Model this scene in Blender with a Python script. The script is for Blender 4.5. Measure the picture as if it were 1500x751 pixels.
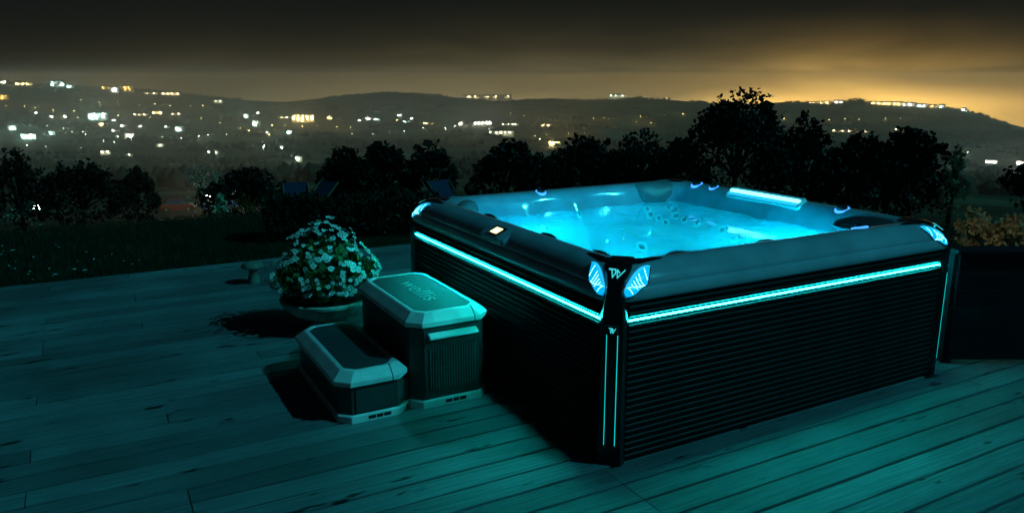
import bpy, math, random
import numpy as np
from mathutils import Vector, Matrix, noise as mnoise
from mathutils.bvhtree import BVHTree

for o in list(bpy.data.objects):
    bpy.data.objects.remove(o)
S = bpy.context.scene
C = bpy.data.collections.new('place'); S.collection.children.link(C)
R = math.radians

# ------------------------------------------------------------------ camera
CAM_H, PITCH, FPX = 1.7495, 0.2262, 1138.7
cam_d = bpy.data.cameras.new('camera'); cam = bpy.data.objects.new('camera', cam_d); C.objects.link(cam)
cam_d.sensor_width = 36.0; cam_d.lens = 36.0 * FPX / 1500.0
cam_d.clip_start = 0.05; cam_d.clip_end = 40000
cam.location = (0, 0, CAM_H); cam.rotation_euler = (math.pi / 2 - PITCH, 0, 0)
S.camera = cam

# ------------------------------------------------------------------ frames
YAW = 0.5019                                    # heading of the tub, the steps and the deck boards
FX, FY = 0.4383, 3.262                          # front corner of the tub
UX, UY = math.cos(YAW), math.sin(YAW)
VX, VY = -math.sin(YAW), math.cos(YAW)
def uvw(a, b, z=0.0): return (FX + a * UX + b * VX, FY + a * UY + b * VY, z)

SUN_EL, SUN_UV = R(43), (0.72, -0.69)
sx = SUN_UV[0] * UX + SUN_UV[1] * VX; sy = SUN_UV[0] * UY + SUN_UV[1] * VY
n_ = math.hypot(sx, sy); sx /= n_; sy /= n_
to_sun = Vector((sx * math.cos(SUN_EL), sy * math.cos(SUN_EL), math.sin(SUN_EL)))

# ------------------------------------------------------------------ world: moonlit night sky with the city's glow on it
W = bpy.data.worlds.new('World'); S.world = W; W.use_nodes = True
nt = W.node_tree; N = nt.nodes; L = nt.links; N.clear()
def mth(op, a, b=None, c=None):
    n = N.new('ShaderNodeMath'); n.operation = op
    for i, q in enumerate((a, b, c)):
        if q is None: continue
        if isinstance(q, (int, float)): n.inputs[i].default_value = q
        else: L.new(q, n.inputs[i])
    return n.outputs[0]
tc = N.new('ShaderNodeTexCoord'); sp = N.new('ShaderNodeSeparateXYZ'); L.new(tc.outputs['Generated'], sp.inputs[0])
el = mth('ARCSINE', sp.outputs[2]); az = mth('ARCTAN2', sp.outputs[0], sp.outputs[1])
def expo(center, scale):                        # exp(-(el-center)/scale), flat below the horizon
    return mth('POWER', 2.71828, mth('MULTIPLY', mth('MAXIMUM', mth('SUBTRACT', el, center), 0.0), -1.0 / scale))
def gauss(center, sig):
    d = mth('MULTIPLY', mth('SUBTRACT', az, center), 1.0 / sig)
    return mth('POWER', 2.71828, mth('MULTIPLY', mth('MULTIPLY', d, d), -1.0))
def scaled(col, f):
    n = N.new('ShaderNodeVectorMath'); n.operation = 'SCALE'; n.inputs[0].default_value = col; L.new(f, n.inputs['Scale']); return n.outputs[0]
def vadd(a, b):
    n = N.new('ShaderNodeVectorMath'); n.operation = 'ADD'; L.new(a, n.inputs[0]); L.new(b, n.inputs[1]); return n.outputs[0]
nz = N.new('ShaderNodeTexNoise'); nz.inputs['Scale'].default_value = 4.2; nz.inputs['Detail'].default_value = 6; nz.inputs['Distortion'].default_value = .6
mp = N.new('ShaderNodeMapping'); mp.inputs['Scale'].default_value = (1, 1, 5); L.new(tc.outputs['Generated'], mp.inputs[0]); L.new(mp.outputs[0], nz.inputs[0])
cl = mth('MAXIMUM', mth('ADD', mth('MULTIPLY', nz.outputs[0], 2.5), -0.25), 0.3)
wide = mth('MULTIPLY', mth('MULTIPLY', expo(-0.030, 0.0220), gauss(0.12, 0.46)), cl)
city = mth('MULTIPLY', mth('MULTIPLY', expo(-0.030, 0.0150), gauss(0.43, 0.15)), cl)
low = expo(-0.030, 0.026)
sky = N.new('ShaderNodeTexSky'); sky.sky_type = 'NISHITA'; sky.sun_disc = False
sky.sun_elevation = SUN_EL; sky.sun_rotation = math.atan2(sx, sy)
sk = N.new('ShaderNodeVectorMath'); sk.operation = 'SCALE'; L.new(sky.outputs[0], sk.inputs[0]); sk.inputs['Scale'].default_value = 0.0010
tot = vadd(vadd(scaled((0.70, 0.56, 0.26), wide), scaled((7.0, 3.9, 0.74), city)), vadd(scaled((0.040, 0.024, 0.006), low), sk.outputs[0]))
bg = N.new('ShaderNodeBackground'); bg.inputs['Strength'].default_value = 1.0; L.new(tot, bg.inputs[0])
wo = N.new('ShaderNodeOutputWorld'); L.new(bg.outputs[0], wo.inputs[0])

# ------------------------------------------------------------------ the moon as the one sun lamp (blue-green night light)
sd = bpy.data.lights.new('moon', 'SUN'); so = bpy.data.objects.new('moon', sd); C.objects.link(so)
sd.energy = 0.88; sd.angle = R(0.6); sd.color = (0.04, 0.80, 1.0)
so.rotation_euler = to_sun.to_track_quat('Z', 'Y').to_euler(); so.location = (6, -2, 12)

vs = S.view_settings; vs.view_transform = 'Standard'; vs.look = 'None'; vs.exposure = 0.0; vs.gamma = 1.0
vs.use_curve_mapping = False
S.cycles.max_bounces = 10; S.cycles.diffuse_bounces = 5; S.cycles.glossy_bounces = 5; S.cycles.transmission_bounces = 6
S.cycles.transparent_max_bounces = 12; S.cycles.volume_bounces = 5
S.cycles.sample_clamp_direct = 80.0; S.cycles.sample_clamp_indirect = 10.0; S.cycles.use_denoising = True
S.cycles.caustics_reflective = False; S.cycles.caustics_refractive = False

# ------------------------------------------------------------------ pixel <-> world used to survey the photograph
cP, sP = math.cos(PITCH), math.sin(PITCH)
def ray(px, py):
    a = (px - 750) / FPX; b = -(py - 375.5) / FPX
    return Vector((a, cP + b * sP, -sP + b * cP))
def at(px, py, y):
    d = ray(px, py); return Vector((0, 0, CAM_H)) + d * (y / d.y)
def onz(px, py, z=0.0):
    d = ray(px, py); return Vector((0, 0, CAM_H)) + d * ((z - CAM_H) / d.z)
def loc_uv(p): return ((p[0] - FX) * UX + (p[1] - FY) * UY, (p[0] - FX) * VX + (p[1] - FY) * VY)

# ------------------------------------------------------------------ helpers
class MB:
    def __init__(s): s.v = []; s.f = []
    def add(s, vs_, fs_):
        b = len(s.v); s.v += [tuple(p) for p in vs_]; s.f += [tuple(i + b for i in q) for q in fs_]; return s
    def box(s, x0, x1, y0, y1, z0, z1):
        return s.add([(x0, y0, z0), (x1, y0, z0), (x1, y1, z0), (x0, y1, z0), (x0, y0, z1), (x1, y0, z1), (x1, y1, z1), (x0, y1, z1)],
                     [(3, 2, 1, 0), (4, 5, 6, 7), (0, 1, 5, 4), (1, 2, 6, 5), (2, 3, 7, 6), (3, 0, 4, 7)])
    def loft(s, rings, cap0=True, cap1=True, closed=True):
        n = len(rings[0]); vs_ = [p for r in rings for p in r]; fs_ = []
        for k in range(len(rings) - 1):
            for i in range(n if closed else n - 1):
                j = (i + 1) % n
                fs_.append((k * n + i, k * n + j, (k + 1) * n + j, (k + 1) * n + i))
        if cap0: fs_.append(tuple(reversed(range(n))))
        if cap1: fs_.append(tuple(range((len(rings) - 1) * n, len(rings) * n)))
        return s.add(vs_, fs_)
    def prism(s, poly, z0, z1): return s.loft([[(x, y, z0) for x, y in poly], [(x, y, z1) for x, y in poly]])
    def lathe(s, prof, n=24, c=(0, 0, 0), cap0=True, cap1=True):
        return s.loft([[(c[0] + r * math.cos(2 * math.pi * i / n), c[1] + r * math.sin(2 * math.pi * i / n), c[2] + z) for i in range(n)] for r, z in prof], cap0, cap1)
    def tube(s, path, rad, n=8):
        path = [Vector(p) for p in path]; rings = []
        for i, p in enumerate(path):
            t = (path[min(i + 1, len(path) - 1)] - path[max(i - 1, 0)]).normalized()
            a = t.orthogonal().normalized() if abs(t.z) > .9 else t.cross(Vector((0, 0, 1))).normalized()
            b = t.cross(a); r = rad[i] if isinstance(rad, (list, tuple)) else rad
            rings.append([tuple(p + (a * math.cos(2 * math.pi * k / n) + b * math.sin(2 * math.pi * k / n)) * r) for k in range(n)])
        return s.loft(rings)
    def mesh(s, name, m=None, smooth=0):
        me = bpy.data.meshes.new(name); me.from_pydata(s.v, [], s.f); me.update()
        if m: me.materials.append(m)
        if smooth:
            me.polygons.foreach_set('use_smooth', [True] * len(me.polygons)); me.set_sharp_from_angle(angle=R(smooth))
        return me
    def build(s, name, m, parent=None, smooth=0, bevel=0):
        o = link(name, s.mesh(name, m, smooth), parent)
        if bevel:
            b = o.modifiers.new('bevel', 'BEVEL'); b.width = bevel; b.segments = 2; b.limit_method = 'ANGLE'; b.angle_limit = R(30)
        return o
def link(name, me, parent=None, loc=None):
    o = bpy.data.objects.new(name, me); C.objects.link(o)
    if parent: o.parent = parent
    if loc is not None: o.location = loc
    return o
def tag(o, label=None, cat=None, group=None, kind=None):
    if label: o['label'] = label
    if cat: o['category'] = cat
    if group: o['group'] = group
    if kind: o['kind'] = kind
    return o
def thing(name, label, cat, loc=(0, 0, 0), rz=0, group=None):
    o = bpy.data.objects.new(name, None); C.objects.link(o); o.location = loc; o.rotation_euler = (0, 0, rz); o.empty_display_size = .2
    return tag(o, label, cat, group)
def rrect(x0, x1, y0, y1, r, z, n=8):
    r = max(1e-4, min(r, (x1 - x0) / 2 - 1e-4, (y1 - y0) / 2 - 1e-4)); out = []
    for cx, cy, a0 in ((x1 - r, y1 - r, 0), (x0 + r, y1 - r, 90), (x0 + r, y0 + r, 180), (x1 - r, y0 + r, 270)):
        for k in range(n + 1):
            a = R(a0 + 90 * k / n); out.append((cx + r * math.cos(a), cy + r * math.sin(a), z))
    return out
def octo(x0, x1, y0, y1, c, z):
    return [(x0 + c, y0, z), (x1 - c, y0, z), (x1, y0 + c, z), (x1, y1 - c, z), (x1 - c, y1, z), (x0 + c, y1, z), (x0, y1 - c, z), (x0, y0 + c, z)]

# ------------------------------------------------------------------ materials
def mat(name, col, rough=.5, spec=.5, metal=0, var=.0, vscale=8, bump=0, bscale=60, emit=None, estr=0, stretch=None, coat=0, rand=0, rvar=0):
    m = bpy.data.materials.new(name); m.use_nodes = True; t = m.node_tree; b = t.nodes['Principled BSDF']
    b.inputs['Base Color'].default_value = (*col, 1); b.inputs['Roughness'].default_value = rough
    b.inputs['Metallic'].default_value = metal; b.inputs['Specular IOR Level'].default_value = spec
    if coat: b.inputs['Coat Weight'].default_value = coat; b.inputs['Coat Roughness'].default_value = .08
    if emit: b.inputs['Emission Color'].default_value = (*emit, 1); b.inputs['Emission Strength'].default_value = estr
    co = t.nodes.new('ShaderNodeTexCoord'); src = co.outputs['Object']
    if stretch:
        mpn = t.nodes.new('ShaderNodeMapping'); mpn.inputs['Scale'].default_value = stretch; t.links.new(src, mpn.inputs[0]); src = mpn.outputs[0]
    if var or rvar:
        nn = t.nodes.new('ShaderNodeTexNoise'); nn.inputs['Scale'].default_value = vscale; nn.inputs['Detail'].default_value = 6
        t.links.new(src, nn.inputs[0])
    if var or rand:
        hs = t.nodes.new('ShaderNodeHueSaturation'); hs.inputs['Color'].default_value = (*col, 1)
        val = None
        if var:
            mr = t.nodes.new('ShaderNodeMapRange'); mr.inputs['From Min'].default_value = .3; mr.inputs['From Max'].default_value = .7
            mr.inputs['To Min'].default_value = 1 - var; mr.inputs['To Max'].default_value = 1 + var; t.links.new(nn.outputs[0], mr.inputs[0]); val = mr.outputs[0]
        if rand:
            oi = t.nodes.new('ShaderNodeObjectInfo'); m2 = t.nodes.new('ShaderNodeMapRange'); t.links.new(oi.outputs['Random'], m2.inputs[0])
            m2.inputs['To Min'].default_value = 1 - rand; m2.inputs['To Max'].default_value = 1 + rand
            if val:
                mu = t.nodes.new('ShaderNodeMath'); mu.operation = 'MULTIPLY'; t.links.new(val, mu.inputs[0]); t.links.new(m2.outputs[0], mu.inputs[1]); val = mu.outputs[0]
            else: val = m2.outputs[0]
        t.links.new(val, hs.inputs['Value']); t.links.new(hs.outputs[0], b.inputs['Base Color'])
    if rvar:
        m3 = t.nodes.new('ShaderNodeMapRange'); m3.inputs['From Min'].default_value = .3; m3.inputs['From Max'].default_value = .7
        m3.inputs['To Min'].default_value = max(.02, rough - rvar); m3.inputs['To Max'].default_value = min(1, rough + rvar)
        t.links.new(nn.outputs[0], m3.inputs[0]); t.links.new(m3.outputs[0], b.inputs['Roughness'])
    if bump:
        n2 = t.nodes.new('ShaderNodeTexNoise'); n2.inputs['Scale'].default_value = bscale; n2.inputs['Detail'].default_value = 4
        t.links.new(src, n2.inputs[0]); bp = t.nodes.new('ShaderNodeBump'); bp.inputs['Strength'].default_value = bump; bp.inputs['Distance'].default_value = .01
        t.links.new(n2.outputs[0], bp.inputs['Height']); t.links.new(bp.outputs[0], b.inputs['Normal'])
    return m
M = {}
M['shell'] = mat('pearl grey acrylic', (.40, .48, .56), .12, .5, var=.16, vscale=5, coat=.5, rvar=.06, bump=.10, bscale=4.5)
M['cabinet'] = mat('black cabinet', (.006, .006, .007), .40, .10, var=.25, vscale=14, rvar=.08)
M['post'] = mat('gloss black post', (.010, .010, .012), .2, .5, var=.2, vscale=9, rvar=.05)
M['trim'] = mat('black rubber trim', (.012, .012, .014), .5, .4, var=.2)
M['strip'] = mat('cabinet light strip', (.02, .1, .1), .4, emit=(.0065, 1.0, .97), estr=132)
M['line'] = mat('post light line', (.02, .1, .1), .4, emit=(.004, .9, .85), estr=.75)
M['lens'] = mat('corner lamp lens', (.1, .3, .4), .2, emit=(.0, .46, .92), estr=1.05)
M['lens_dim'] = mat('corner lamp surround', (.1, .3, .4), .2, emit=(.02, .55, .95), estr=1.0)
M['fin'] = mat('lens fin', (.05, .2, .3), .3, emit=(.35, .95, 1.0), estr=2.6)
M['uw'] = mat('underwater lamp', (.1, .3, .4), .3, emit=(.0, .68, 1.0), estr=330)
M['wl'] = mat('added wall fill lamp', (.1, .3, .4), .3, emit=(.0, .50, 1.0), estr=60)
M['ring'] = mat('control ring light', (.1, .2, .4), .3, emit=(.05, .32, 1.0), estr=1.7)
M['fall'] = mat('waterfall light', (.1, .3, .4), .3, emit=(.12, .85, 1.0), estr=5)
M['screen'] = mat('control screen', (.5, .5, .4), .3, emit=(1.0, .86, .45), estr=2.0)
M['logo'] = mat('lit badge', (.5, .6, .6), .3, metal=.6, emit=(.05, .75, .8), estr=.8)
M['silver'] = mat('brushed steel', (.55, .56, .56), .3, metal=1, var=.1, vscale=20)
M['jet'] = mat('clear jet bezel', (.86, .88, .90), .2, var=.05)
M['nozzle'] = mat('jet nozzle', (.05, .06, .07), .3, var=.2)
M['pillow'] = mat('charcoal headrest', (.035, .037, .042), .5, var=.2, vscale=30, bump=.05)
M['padgrey'] = mat('grey headrest', (.20, .20, .21), .4, var=.1, vscale=10)
M['lid'] = mat('light grey plastic', (.78, .74, .73), .42, var=.14, vscale=7, bump=.08, bscale=200, rvar=.15)
M['body'] = mat('dark brown plastic', (.055, .047, .045), .45, var=.15, vscale=10, bump=.12, bscale=160)
M['tread'] = mat('ribbed rubber tread', (.06, .065, .07), .5, var=.1, vscale=20, bump=.6, bscale=350)
M['emboss'] = mat('raised tread letters', (.30, .30, .30), .4, var=.1)
M['louvre'] = mat('grey louvre plastic', (.14, .13, .13), .4, var=.1)
M['dark'] = mat('painted recess shade', (.006, .006, .006), .8, var=.1)  # recess shade put into the base colour
M['stone'] = mat('weathered stone', (.58, .50, .43), .9, .2, var=.35, vscale=14, bump=.7, bscale=50)
M['oldstone'] = mat('mossy stone', (.20, .18, .15), .9, .2, var=.4, vscale=20, bump=.6, bscale=60)
M['soil'] = mat('potting soil', (.03, .022, .016), 1, .1, var=.4, vscale=40, bump=.8)
M['leaf'] = mat('begonia leaf', (.075, .15, .04), .4, .4, var=.45, vscale=9)
M['petal'] = mat('white petal', (.86, .82, .82), .6, .3, var=.08, vscale=30, rand=.12)
M['stamen'] = mat('yellow stamen', (.7, .5, .08), .7, .2, var=.1)
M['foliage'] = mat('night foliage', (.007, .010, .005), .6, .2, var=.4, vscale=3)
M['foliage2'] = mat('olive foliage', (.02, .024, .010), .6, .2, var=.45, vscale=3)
M['tan'] = mat('painted warm-lit foliage', (.33, .27, .16), .8, .1, var=.4, vscale=6)  # warm light on the leaves put into their colour
M['pale_lit'] = mat('painted pale-lit foliage', (.22, .27, .19), .7, .2, var=.5, vscale=4)  # pale light falling on foliage, painted as leaf colour
M['cream'] = mat('painted cream-lit foliage', (.55, .48, .28), .8, .1, var=.3, vscale=8)  # cream tone is painted lamplight on leaves, not flowers
M['rust'] = mat('painted orange-lit foliage', (.22, .09, .02), .8, .1, var=.4, vscale=8)  # orange lamplight painted into the leaf colour
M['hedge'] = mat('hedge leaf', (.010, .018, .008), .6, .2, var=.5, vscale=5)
M['bark'] = mat('bark', (.03, .024, .018), .95, .1, var=.3, vscale=20, bump=.6, bscale=30)
M['grass'] = mat('grass', (.014, .028, .012), .7, .2, var=.5, vscale=2)
M['navy'] = mat('navy stained timber', (.004, .0045, .010), .6, .25, var=.3, vscale=6, stretch=(1, 8, 8), bump=.2, bscale=20)
M['under'] = mat('deck joists', (.02, .016, .012), .9, .1, var=.2)
M['wall'] = mat('night render wall', (.42, .40, .35), .9, .1, var=.2, vscale=.1)
M['roof'] = mat('night roof', (.05, .04, .035), .9, .1, var=.2, vscale=.2)

# deck timber: long grain, dents and stains, each board its own tone
def deck_mat():
    m = bpy.data.materials.new('deck timber'); m.use_nodes = True; t = m.node_tree; b = t.nodes['Principled BSDF']; n = t.nodes; l = t.links
    g = n.new('ShaderNodeNewGeometry'); oi = n.new('ShaderNodeObjectInfo')
    mp = n.new('ShaderNodeMapping'); mp.vector_type = 'POINT'; mp.inputs['Rotation'].default_value = (0, 0, -YAW); l.new(g.outputs['Position'], mp.inputs[0])
    off = n.new('ShaderNodeVectorMath'); off.operation = 'ADD'; l.new(mp.outputs[0], off.inputs[0])
    rs = n.new('ShaderNodeVectorMath'); rs.operation = 'SCALE'; rs.inputs[0].default_value = (37, 11, 5); l.new(oi.outputs['Random'], rs.inputs['Scale']); l.new(rs.outputs[0], off.inputs[1])
    st = n.new('ShaderNodeMapping'); st.inputs['Scale'].default_value = (1.2, 42, 10); l.new(off.outputs[0], st.inputs[0])
    gr = n.new('ShaderNodeTexNoise'); gr.inputs['Scale'].default_value = 2.2; gr.inputs['Detail'].default_value = 8; gr.inputs['Roughness'].default_value = .65; l.new(st.outputs[0], gr.inputs[0])
    st2 = n.new('ShaderNodeMapping'); st2.inputs['Scale'].default_value = (2.5, 9, 5); l.new(off.outputs[0], st2.inputs[0])
    dn = n.new('ShaderNodeTexNoise'); dn.inputs['Scale'].default_value = 1.6; dn.inputs['Detail'].default_value = 3; l.new(st2.outputs[0], dn.inputs[0])
    dr = n.new('ShaderNodeValToRGB'); dr.color_ramp.elements[0].position = .29; dr.color_ramp.elements[0].color = (.06, .06, .06, 1); dr.color_ramp.elements[1].position = .345; dr.color_ramp.elements[1].color = (1, 1, 1, 1); l.new(dn.outputs[0], dr.inputs[0])
    bn = n.new('ShaderNodeTexNoise'); bn.inputs['Scale'].default_value = 1.1; bn.inputs['Detail'].default_value = 4; l.new(mp.outputs[0], bn.inputs[0])
    cr = n.new('ShaderNodeValToRGB'); cr.color_ramp.elements[0].position = .3; cr.color_ramp.elements[0].color = (.105, .105, .108, 1); cr.color_ramp.elements[1].position = .72; cr.color_ramp.elements[1].color = (.245, .245, .25, 1); l.new(gr.outputs[0], cr.inputs[0])
    mx = n.new('ShaderNodeMix'); mx.data_type = 'RGBA'; mx.blend_type = 'MULTIPLY'; mx.inputs[0].default_value = 1; l.new(cr.outputs[0], mx.inputs[6]); l.new(dr.outputs[0], mx.inputs[7])
    hs = n.new('ShaderNodeHueSaturation'); l.new(mx.outputs[2], hs.inputs['Color'])
    v1 = n.new('ShaderNodeMapRange'); v1.inputs['To Min'].default_value = .68; v1.inputs['To Max'].default_value = 1.25; l.new(oi.outputs['Random'], v1.inputs[0])
    v2 = n.new('ShaderNodeMapRange'); v2.inputs['From Min'].default_value = .3; v2.inputs['From Max'].default_value = .7; v2.inputs['To Min'].default_value = .7; v2.inputs['To Max'].default_value = 1.25; l.new(bn.outputs[0], v2.inputs[0])
    vm = n.new('ShaderNodeMath'); vm.operation = 'MULTIPLY'; l.new(v1.outputs[0], vm.inputs[0]); l.new(v2.outputs[0], vm.inputs[1]); l.new(vm.outputs[0], hs.inputs['Value'])
    l.new(hs.outputs[0], b.inputs['Base Color'])
    rr = n.new('ShaderNodeMapRange'); rr.inputs['To Min'].default_value = .45; rr.inputs['To Max'].default_value = .75; l.new(bn.outputs[0], rr.inputs[0]); l.new(rr.outputs[0], b.inputs['Roughness'])
    b.inputs['Specular IOR Level'].default_value = .35
    bp = n.new('ShaderNodeBump'); bp.inputs['Strength'].default_value = .35; bp.inputs['Distance'].default_value = .004; l.new(gr.outputs[0], bp.inputs['Height']); l.new(bp.outputs[0], b.inputs['Normal'])
    return m
M['deck'] = deck_mat()

def water_mat():
    m = bpy.data.materials.new('tub water'); m.use_nodes = True; t = m.node_tree; n = t.nodes; l = t.links
    for x in list(n):
        if x.type != 'OUTPUT_MATERIAL': n.remove(x)
    out = [x for x in n if x.type == 'OUTPUT_MATERIAL'][0]
    tr = n.new('ShaderNodeBsdfTransparent'); tr.inputs[0].default_value = (.80, .97, 1, 1)
    gl = n.new('ShaderNodeBsdfGlossy'); gl.inputs['Roughness'].default_value = .04; gl.inputs[0].default_value = (1, 1, 1, 1)
    fr = n.new('ShaderNodeFresnel'); fr.inputs['IOR'].default_value = 1.33; mx = n.new('ShaderNodeMixShader')
    co = n.new('ShaderNodeTexCoord'); nz = n.new('ShaderNodeTexNoise'); nz.inputs['Scale'].default_value = 5; nz.inputs['Detail'].default_value = 3; l.new(co.outputs['Object'], nz.inputs[0])
    bp = n.new('ShaderNodeBump'); bp.inputs['Strength'].default_value = .08; bp.inputs['Distance'].default_value = .05; l.new(nz.outputs[0], bp.inputs['Height'])
    l.new(bp.outputs[0], gl.inputs['Normal']); l.new(bp.outputs[0], fr.inputs['Normal'])
    tl = n.new('ShaderNodeBsdfTranslucent'); tl.inputs[0].default_value = (.75, .9, .95, 1); nb_ = n.new('ShaderNodeTexNoise'); nb_.inputs['Scale'].default_value = 1.7; nb_.inputs['Detail'].default_value = 3; l.new(co.outputs['Object'], nb_.inputs[0])
    mb = n.new('ShaderNodeMapRange'); mb.inputs['From Min'].default_value = .3; mb.inputs['From Max'].default_value = .7; mb.inputs['To Min'].default_value = .26; mb.inputs['To Max'].default_value = .50; l.new(nb_.outputs[0], mb.inputs[0])
    m0 = n.new('ShaderNodeMixShader'); l.new(mb.outputs[0], m0.inputs[0]); l.new(tr.outputs[0], m0.inputs[1]); l.new(tl.outputs[0], m0.inputs[2])
    l.new(fr.outputs[0], mx.inputs[0]); l.new(m0.outputs[0], mx.inputs[1]); l.new(gl.outputs[0], mx.inputs[2]); l.new(mx.outputs[0], out.inputs[0])
    return m
M['water'] = water_mat()

def ground_mat():
    m = bpy.data.materials.new('night land'); m.use_nodes = True; t = m.node_tree; b = t.nodes['Principled BSDF']; n = t.nodes; l = t.links
    g = n.new('ShaderNodeNewGeometry')
    a = n.new('ShaderNodeTexVoronoi'); a.inputs['Scale'].default_value = .0055; a.inputs['Randomness'].default_value = .9; l.new(g.outputs['Position'], a.inputs[0])
    r = n.new('ShaderNodeValToRGB'); e = r.color_ramp.elements; e[0].position = 0; e[0].color = (.025, .035, .018, 1); e[1].position = 1; e[1].color = (.15, .15, .09, 1)
    q = r.color_ramp.elements.new(.5); q.color = (.07, .09, .045, 1); l.new(a.outputs['Color'], r.inputs[0])
    w = n.new('ShaderNodeTexNoise'); w.inputs['Scale'].default_value = .009; w.inputs['Detail'].default_value = 8; l.new(g.outputs['Position'], w.inputs[0])
    r2 = n.new('ShaderNodeValToRGB'); r2.color_ramp.elements[0].position = .47; r2.color_ramp.elements[0].color = (.25, .3, .25, 1); r2.color_ramp.elements[1].position = .54; l.new(w.outputs[0], r2.inputs[0])
    w2 = n.new('ShaderNodeTexNoise'); w2.inputs['Scale'].default_value = 2.5; w2.inputs['Detail'].default_value = 6; l.new(g.outputs['Position'], w2.inputs[0])
    mx = n.new('ShaderNodeMix'); mx.data_type = 'RGBA'; mx.blend_type = 'MULTIPLY'; mx.inputs[0].default_value = 1; l.new(r.outputs[0], mx.inputs[6]); l.new(r2.outputs[0], mx.inputs[7])
    hs = n.new('ShaderNodeHueSaturation'); l.new(mx.outputs[2], hs.inputs['Color'])
    mr = n.new('ShaderNodeMapRange'); mr.inputs['To Min'].default_value = .5; mr.inputs['To Max'].default_value = 1.5; l.new(w2.outputs[0], mr.inputs[0]); l.new(mr.outputs[0], hs.inputs['Value'])
    l.new(hs.outputs[0], b.inputs['Base Color']); b.inputs['Roughness'].default_value = .95; b.inputs['Specular IOR Level'].default_value = .1
    return m
M['ground'] = ground_mat()

# ------------------------------------------------------------------ terrain
PD = [0, 10.6, 13, 20, 45, 60, 100, 300, 700, 1200, 1700, 2600, 9000]
PZ = [-.13, -.13, -.38, -1.65, -6.1, -8.3, -13.8, -38, -84, -134, -160, -166, -170]
RIDGE = [(-1500, 150), (-600, 138), (-200, 128), (0, 120), (100, 124), (180, 130), (260, 137), (340, 146), (420, 149), (500, 141), (570, 135), (640, 140), (720, 147), (880, 147), (930, 143), (990, 147), (1050, 153), (1110, 151), (1160, 150), (1225, 151), (1252, 146), (1280, 152), (1400, 159), (1440, 169), (1500, 187), (1600, 205), (1800, 210), (2600, 190)]
R_AZ = []; R_Z = []; R0 = 4200.0
for x_, y_ in RIDGE:
    d_ = ray(x_, y_); R_AZ.append(math.atan2(d_.x, d_.y)); R_Z.append(CAM_H + R0 * d_.z / math.hypot(d_.x, d_.y))
def sst(a, b, x):
    t = min(1, max(0, (x - a) / (b - a))); return t * t * (3 - 2 * t)
def ground_z(x, y):
    d = math.hypot(x, y); z = float(np.interp(d, PD, PZ))
    if d > 60:
        z += mnoise.noise((x * .004, y * .004, 1.3)) * min(7, d * .006)
    if d > 1500:
        a = math.atan2(x, y); rz = float(np.interp(a, R_AZ, R_Z)) if abs(a) < 1.4 else -150
        rz += mnoise.noise((a * 30, 2.2, .4)) * 3 + mnoise.noise((a * 110, 7.2, .4)) * 2
        up = sst(2500, R0, d); z = z * (1 - up) + rz * up
        if d > R0: z -= (d - R0) * .10
    return z
def hit(px, py, dmax=R0 + 20):
    d = ray(px, py); h = math.hypot(d.x, d.y); d = d / h; t = 9.0; o = Vector((0, 0, CAM_H))
    while t < dmax:
        p = o + d * t
        if p.z < ground_z(p.x, p.y): return p
        t *= 1.01
    return o + d * (R0 - 4)
az_list = list(np.arange(-46, 46.01, .4)) + list(np.arange(50, 312, 4.0))
rad_list = [.3, 3, 6, 8, 9.5, 10.6, 11.5, 12.5, 14, 16, 18, 20.5, 24, 28, 33, 39, 45, 52, 60, 75, 100, 140, 190, 250, 320, 400, 500, 600, 720, 850, 1000, 1150, 1300, 1450, 1600, 1750, 1900, 2050, 2200, 2350, 2500, 2650, 2800, 2950, 3100, 3250, 3400, 3550, 3700, 3850, 4000, 4100, 4200, 4300, 4450, 4700, 5100, 5600]
tv = []; tf = []; na = len(az_list)
for r_ in rad_list:
    for a_ in az_list:
        x_, y_ = r_ * math.sin(R(a_)), r_ * math.cos(R(a_)); tv.append((x_, y_, ground_z(x_, y_)))
for i in range(len(rad_list) - 1):
    for j in range(na):
        k = (j + 1) % na; tf.append((i * na + j, (i + 1) * na + j, (i + 1) * na + k, i * na + k))
tf.append(tuple(range(na)))
g_ = MB(); g_.v = tv; g_.f = tf
ground = g_.build('ground', M['ground'], smooth=60); tag(ground, 'dark lawn falling away to a wide hazy valley and hills', None, kind='structure')

# ------------------------------------------------------------------ deck of timber boards
random.seed(4)
deck = MB().box(-5.6, 4.4, -4.2, 5.12, -.125, -.105).build('deck', M['under']); deck.location = (FX, FY, 0); deck.rotation_euler = (0, 0, YAW)
tag(deck, 'deck of weathered grey timber boards with dark joints', None, kind='structure')
PW = .150
for k in range(17): MB().box(-5.55 + k * .615, -5.50 + k * .615, -4.2, 5.1, -.104, -.0315).build('joist', M['under'], deck)
pm = MB().loft([[(0, y, z) for y, z in pts] for pts in ([(-.0678, -.03), (.0678, -.03), (.0678, -.004), (.0675, -.0012), (.060, 0), (-.060, 0), (-.0675, -.0012), (-.0678, -.004)],)] +
               [[(1, y, z) for y, z in [(-.0678, -.03), (.0678, -.03), (.0678, -.004), (.0675, -.0012), (.060, 0), (-.060, 0), (-.0675, -.0012), (-.0678, -.004)]]]).mesh('plank', M['deck'], 0)
row = 0; y_ = -4.12
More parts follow.
